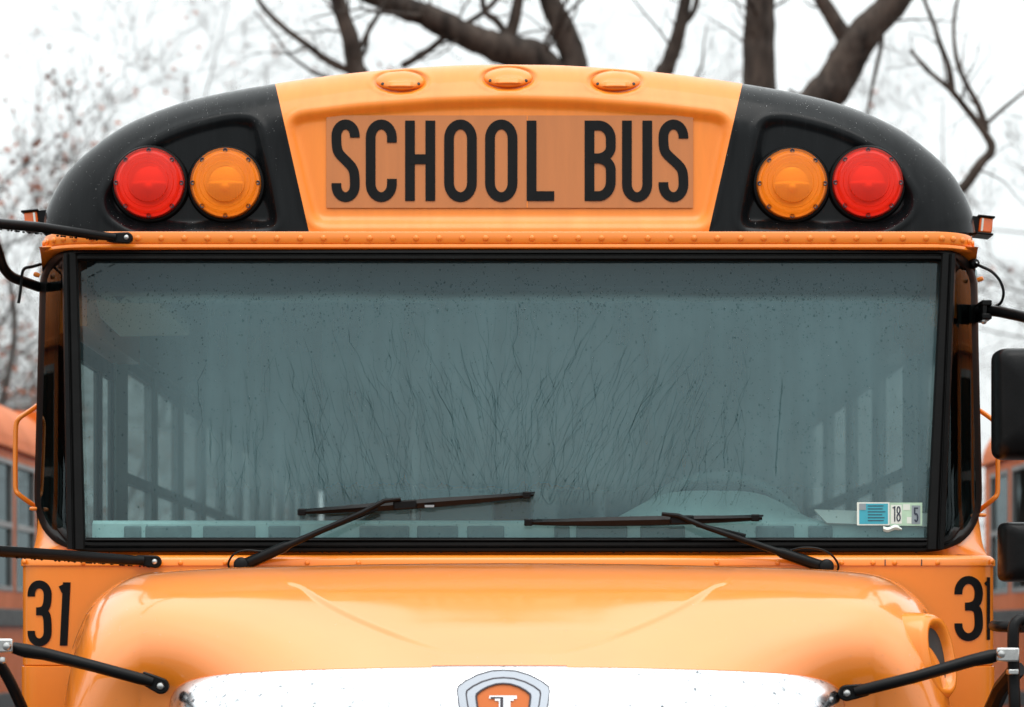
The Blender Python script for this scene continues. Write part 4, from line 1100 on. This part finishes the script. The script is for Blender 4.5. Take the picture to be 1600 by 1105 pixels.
scatter(hood, 2600, .001, .003, lambda c, n: c.z > 1.35 and (abs(c.x) > .78 or random.random() < .12))
scatter(chrome, 260, .0009, .0022)
# drips hanging from the rods and the gasket
b = MB()
for (p0, p1, Y0, Y1, r_) in (((0, 351), (190, 372), -.22, .05, 7.5), ((0, 862), (235, 878), -.4, -.06, 8)):
    for k in range(46):
        t = random.random(); q = lerp(p0, p1, t); p = at(q[0], q[1]+r_*.95, Y0+(Y1-Y0)*t)
        drop(b, p, Vector((0, -.2, -1)), random.uniform(.0022, .0042), .9)
for k in range(60):
    x = random.uniform(150, 1440); drop(b, ws(x, 862.5, .012), Vector((0, -.3, -1)), random.uniform(.002, .004), .8)
setp(b.build('hanging_drops', M_BLK, bus), kind='stuff')

# ================================================================== neighbours
def neighbour(X, y0, y1, label, w0):
    r_ = empty('school_bus', (X, 0, 0)); setp(r_, label, 'bus', None)
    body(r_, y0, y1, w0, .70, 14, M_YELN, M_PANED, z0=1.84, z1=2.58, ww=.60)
    # the same nose as the bus in front: cap, windshield and hood
    off = y0 - .26
    for src in (cap_y, cap_l, cap_r, hood, gask):
        c = bpy.data.objects.new(src.name, src.data); COL.objects.link(c); c.parent = r_; c.location = (0, off, 0)
    c = bpy.data.objects.new('windshield', wind.data); COL.objects.link(c); c.parent = r_; c.location = (0, off, 0)
    b = MB(); b.box((-SB, y0-.2, .55), (SB, y0-.1, 1.8)); b.build('cowl_panel', M_YELN, r_, bevel=.03)
    for sgn in (-1, 1):
        for yy in (off-.55, y0+6.3):
            b = MB(); b.lathe([(.25,-.13),(.46,-.13),(.50,-.09),(.50,.09),(.46,.13),(.25,.13)], (sgn*1.0, yy, .50), (1,0,0), 28); b.build('wheel', M_TYRE, r_)
    for k in range(11):
        b = MB(); b.box((-1.12, y0+1.5+k*.72, 1.0), (-.3, y0+1.62+k*.72, 1.98)); b.build('backrest', M_SEAT, r_, bevel=.04)
    return r_
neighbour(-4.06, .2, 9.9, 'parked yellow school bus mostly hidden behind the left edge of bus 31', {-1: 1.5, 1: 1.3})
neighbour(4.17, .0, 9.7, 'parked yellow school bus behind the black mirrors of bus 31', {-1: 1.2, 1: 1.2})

# ================================================================== trees
def limb(b, pts, r0, r1, n=8, wob=.14, sub=9):
    P = smooth_path(pts, sub); m = len(P)
    rad = []
    for i in range(m):
        t = i/(m-1); r = r0+(r1-r0)*t
        rad.append(r*(1+wob*.5*noise.noise(P[i]*1.3)))
    v0 = len(b.v); b.tube(P, rad, n if r0 < .05 else 14)
    nn = n if r0 < .05 else 14
    for i in range(v0, len(b.v)):          # furrowed, knotty bark
        c = P[min((i-v0)//nn, m-1)]; v = Vector(b.v[i]); d = v-c; q = Vector((v.x*9, v.y*9, v.z*3.2))
        b.v[i] = tuple(c + d*(1 + .16*noise.noise(q) + .10*noise.noise(q*2.7)))
    return P, rad
def twigs(b, leaves, P, rad, depth, dens, spread=1.0, leafp=0.0, plane=.35):
    """side shoots along a limb, each forking again"""
    m = len(P); L_ = sum((P[i+1]-P[i]).length for i in range(m-1))
    for k in range(max(1, int(L_*dens*1.7))):
        i = random.randrange(max(1, m//6), m-1); r = min(rad[i]*random.uniform(.1, .4), random.choice((.02, .011, .008)))
        if r < .003: r = .003
        T = (P[i+1]-P[i]).normalized()
        side = Vector((random.gauss(0, 1), random.gauss(0, plane+.3), random.gauss(.25, .8))); side -= T*side.dot(T)
        if side.length < .01: continue
        d = (T*random.uniform(.2, .9) + side.normalized()*random.uniform(.5, 1.1)).normalized()
        ln = min(random.uniform(.5, 1.5)*spread*(L_*.45), 60*r*random.uniform(.7, 1.5))
        pts = [P[i]]; q = P[i].copy(); steps = 5
        for s_ in range(steps):
            d = (d + Vector((random.gauss(0, .22), random.gauss(0, .16), random.gauss(.04, .22)))).normalized(); q = q + d*(ln/steps); pts.append(q.copy())
        rr = [max(.0022, r*(1-.8*j/steps)) for j in range(steps+1)]
        b.tube(pts, rr, 5 if r > .012 else 4, caps=False)
        if depth > 0: twigs(b, leaves, pts, rr, depth-1, dens*1.5, spread*.9, leafp, plane)
        elif leaves is not None:
            for j in range(2):
                if random.random() < leafp:
                    c = pts[random.randrange(2, 6)]; s_ = random.uniform(.03, .06)
                    u = Vector((random.gauss(0,1), random.gauss(0,1), random.gauss(0,1))).normalized()*s_; v = u.orthogonal().normalized()*s_*.6
                    vs = [c, c+u*.5+v, c+u*1.3, c+u*.5-v]; leaves.add(vs, [(0,1,2,3)])
def tree(label, base, limbs, depth=1, dens=2.2, leafp=0., Y=13., group=None, name='bare_tree', spread=1., plane=.35):
    """limbs: list of (pixel path, r0, r1); the trunk goes from the first limb's foot to the ground"""
    bx_ = at(base[0], 990, Y).x
    root = empty(name, (bx_, Y, 0)); setp(root, label, 'tree', group)
    b = MB(); tw = MB(); lv = MB(); off = Vector((bx_, Y, 0))
    for li, (path, r0, r1) in enumerate(limbs):
        pts = [at(p[0], p[1], Y + (p[2] if len(p) > 2 else 0)) for p in path]
        if li == 0: pts = [Vector((bx_, Y, -.1)), Vector((bx_ + (pts[0].x-bx_)*.35, Y, pts[0].z*.5))] + pts
        rads = (r0*1.35 if li == 0 else r0, r1)
        P, rad = limb(b, pts, rads[0], rads[1], 10 if r0 > .05 else 7)
        if li == 0:
            cut = [i for i, p in enumerate(P) if p.z > 3.2]; P, rad = [P[i] for i in cut], [rad[i] for i in cut]
        twigs(tw, lv, P, rad, depth, dens, spread, leafp, plane)
    for m_ in (b, tw, lv): m_.v = [(v[0]-off.x, v[1]-off.y, v[2]-off.z) for v in m_.v]
    b.build('trunk', M_BARK, root, sharp=80)
    if tw.v: setp(tw.build('branches', M_BARK, root), kind='stuff')
    if lv.v: setp(lv.build('leaves', M_LEAF, root, smooth=False), kind='stuff')
    return root
# dark trees close behind the buses
tree('dark bare tree with a thick slanting limb above the middle roof lamp', (900, 0), [
    ([(905,330), (890,180), (845,98), (790,78), (730,56), (670,26), (610,4), (545,-30), (440,-110), (330,-230)], .125, .05),
    ([(900,190), (897,100), (886,60), (868,20), (850,-30), (830,-120), (860,-300)], .115, .05),
    ([(800,88), (797,60), (806,20), (812,-30), (800,-120)], .055, .025),
    ([(797,66), (778,35), (757,16), (752,-30)], .03, .02),
    ([(628,104), (668,80), (705,50), (757,18), (800,-30)], .028, .018),
    ], depth=1, dens=2.2, Y=13.4)
tree('slender dark tree forking above the left roof lamp', (572, 0), [
    ([(585,400), (566,150), (556,105), (547,60), (534,20), (520,-25), (480,-120)], .075, .045),
    ([(552,112), (520,100), (482,72), (440,40), (405,2), (380,-60)], .03, .016),
    ([(556,90), (575,50), (600,10), (640,-60)], .02, .012),
    ], depth=1, dens=2.0, Y=13.0)
tree('leaning dark tree between the middle limb and the straight trunk', (1030, 0), [
    ([(1015,400), (1032,140), (1042,104), (1056,66), (1066,30), (1072,-10), (1085,-90), (1075,-220)], .062, .04),
    ([(1062,45), (1085,15), (1092,-30)], .03, .02),
    ], depth=1, dens=2.0, Y=13.8)
tree('straight thick dark trunk rising behind the right lamp panel', (1186, 0), [
    ([(1188,500), (1187,140), (1187,60), (1187,-10), (1188,-150), (1184,-420)], .118, .085)], depth=1, dens=.9, Y=13.2)
tree('thick dark tree forking in a Y over the right lamps', (1235, 0), [
    ([(1240,420), (1268,190), (1302,135), (1330,82), (1358,46), (1384,16), (1414,-22), (1480,-120)], .135, .095),
    ([(1334,80), (1312,46), (1296,20), (1280,-12), (1262,-90)], .07, .05),
    ([(1300,132), (1275,142), (1248,148), (1232,140)], .03, .010),
    ([(1376,30), (1377,70), (1366,120), (1354,180)], .022, .010),
    ], depth=1, dens=1.6, Y=12.6)
tree('thin crooked tree at the right with branches bending left', (1440, 0), [
    ([(1445,420), (1480,320), (1508,290), (1530,258), (1549,234), (1540,210), (1510,170), (1485,140), (1452,112), (1422,78)], .040, .012),
    ([(1487,142), (1482,105), (1470,70), (1458,36), (1440,-10)], .026, .012),
    ([(1542,205), (1528,165), (1508,128), (1494,90), (1490,40), (1498,-10)], .026, .010),
    ([(1540,195), (1570,168), (1612,135)], .016, .010),
    ], depth=1, dens=2.0, Y=12.0)
# pale twiggy trees further off, some rusty leaves left
def far_tree(label, px, Y, h, r, n1, leafp, lean=0., name='bare_tree', group='pale bare trees in the distance', sub=8):
    bx_ = at(px, 990, Y).x; root = empty(name, (bx_, Y, 0)); setp(root, label, 'tree', group)
    b = MB(); tw = MB(); lv = MB()
    tp = [Vector((0,0,-.1)), Vector((lean*.2, 0, h*.22)), Vector((lean*.5+random.gauss(0,.2), .1, h*.45)), Vector((lean*.8+random.gauss(0,.3), 0, h*.72)), Vector((lean, 0, h))]
    P, rad = limb(b, tp, r, r*.15, 8)
    def shoot(q, d, ln, r0, lvl):
        pts = [q.copy()]; d = d.copy(); st = 6
        for s_ in range(st):
            d = (d+Vector((random.gauss(0,.17), random.gauss(0,.14), random.gauss(.03,.14)))).normalized(); q = q+d*ln/st; pts.append(q.copy())
        rr = [max(.0028, r0*(1-.8*j/st)) for j in range(st+1)]
        (b if lvl == 0 else tw).tube(pts, rr, 6 if lvl == 0 else 3, caps=False)
        if lvl < 3:
            for k in range((sub, 6, 4)[lvl]):
                i = random.randrange(1, st+1); T = (pts[i]-pts[i-1]).normalized()
                sd_ = Vector((random.gauss(0,1), random.gauss(0,.7), random.gauss(.1,.8))); sd_ -= T*sd_.dot(T); sd_.normalize()
                shoot(pts[i], (T*.75+sd_*random.uniform(.4,.9)).normalized(), ln*random.uniform(.32,.6), rr[i]*.5, lvl+1)
        if lvl >= 2:
            for c in pts[2::2]:
                if random.random() < leafp:
                    s_ = random.uniform(.03, .065); u = Vector((random.gauss(0,1), random.gauss(0,1), random.gauss(0,1))).normalized()*s_; v = u.orthogonal().normalized()*s_*.6
                    lv.add([c, c+u*.5+v, c+u*1.3, c+u*.5-v], [(0,1,2,3)])
    for k in range(n1):
        i = int((len(P)-1)*random.uniform(.2, .97)); a = random.uniform(0, 2*math.pi); ln = h*random.uniform(.24, .42)*(1.15-i/len(P)*.6)
        shoot(P[i], Vector((math.cos(a), math.sin(a)*.6, random.uniform(.05, .7))).normalized(), ln, rad[i]*.36, 0)
    b.build('trunk', M_TWIG, root, sharp=80); setp(tw.build('branches', M_TWIG, root), kind='stuff')
    if lv.v: setp(lv.build('leaves', M_LEAF, root, smooth=False), kind='stuff')
far_tree('pale twiggy tree with rusty leaves at the top left corner', -110, 22, 9.5, .12, 20, .06, .0, 'oak_tree')
far_tree('pale twiggy tree with a few leaves behind the left lamp panel', 110, 36, 12, .05, 16, .03, 2.6, 'oak_tree')
far_tree('faint distant tree over the left end of the sign', 400, 46, 13, .07, 14, .01, .2)
far_tree('low scrubby tree above the roof of the left bus', -80, 18.5, 6.4, .07, 15, .08, .1, 'oak_tree')
far_tree('faint distant tree between the slanting limb and the straight trunk', 1000, 46, 13, .08, 14, .01, .2)
far_tree('faint distant tree behind the right roof corner', 1420, 40, 11, .07, 12, .01, .6)
far_tree('scrubby tree beyond the right mirror', 1690, 24, 8.0, .08, 15, .02, -.4)
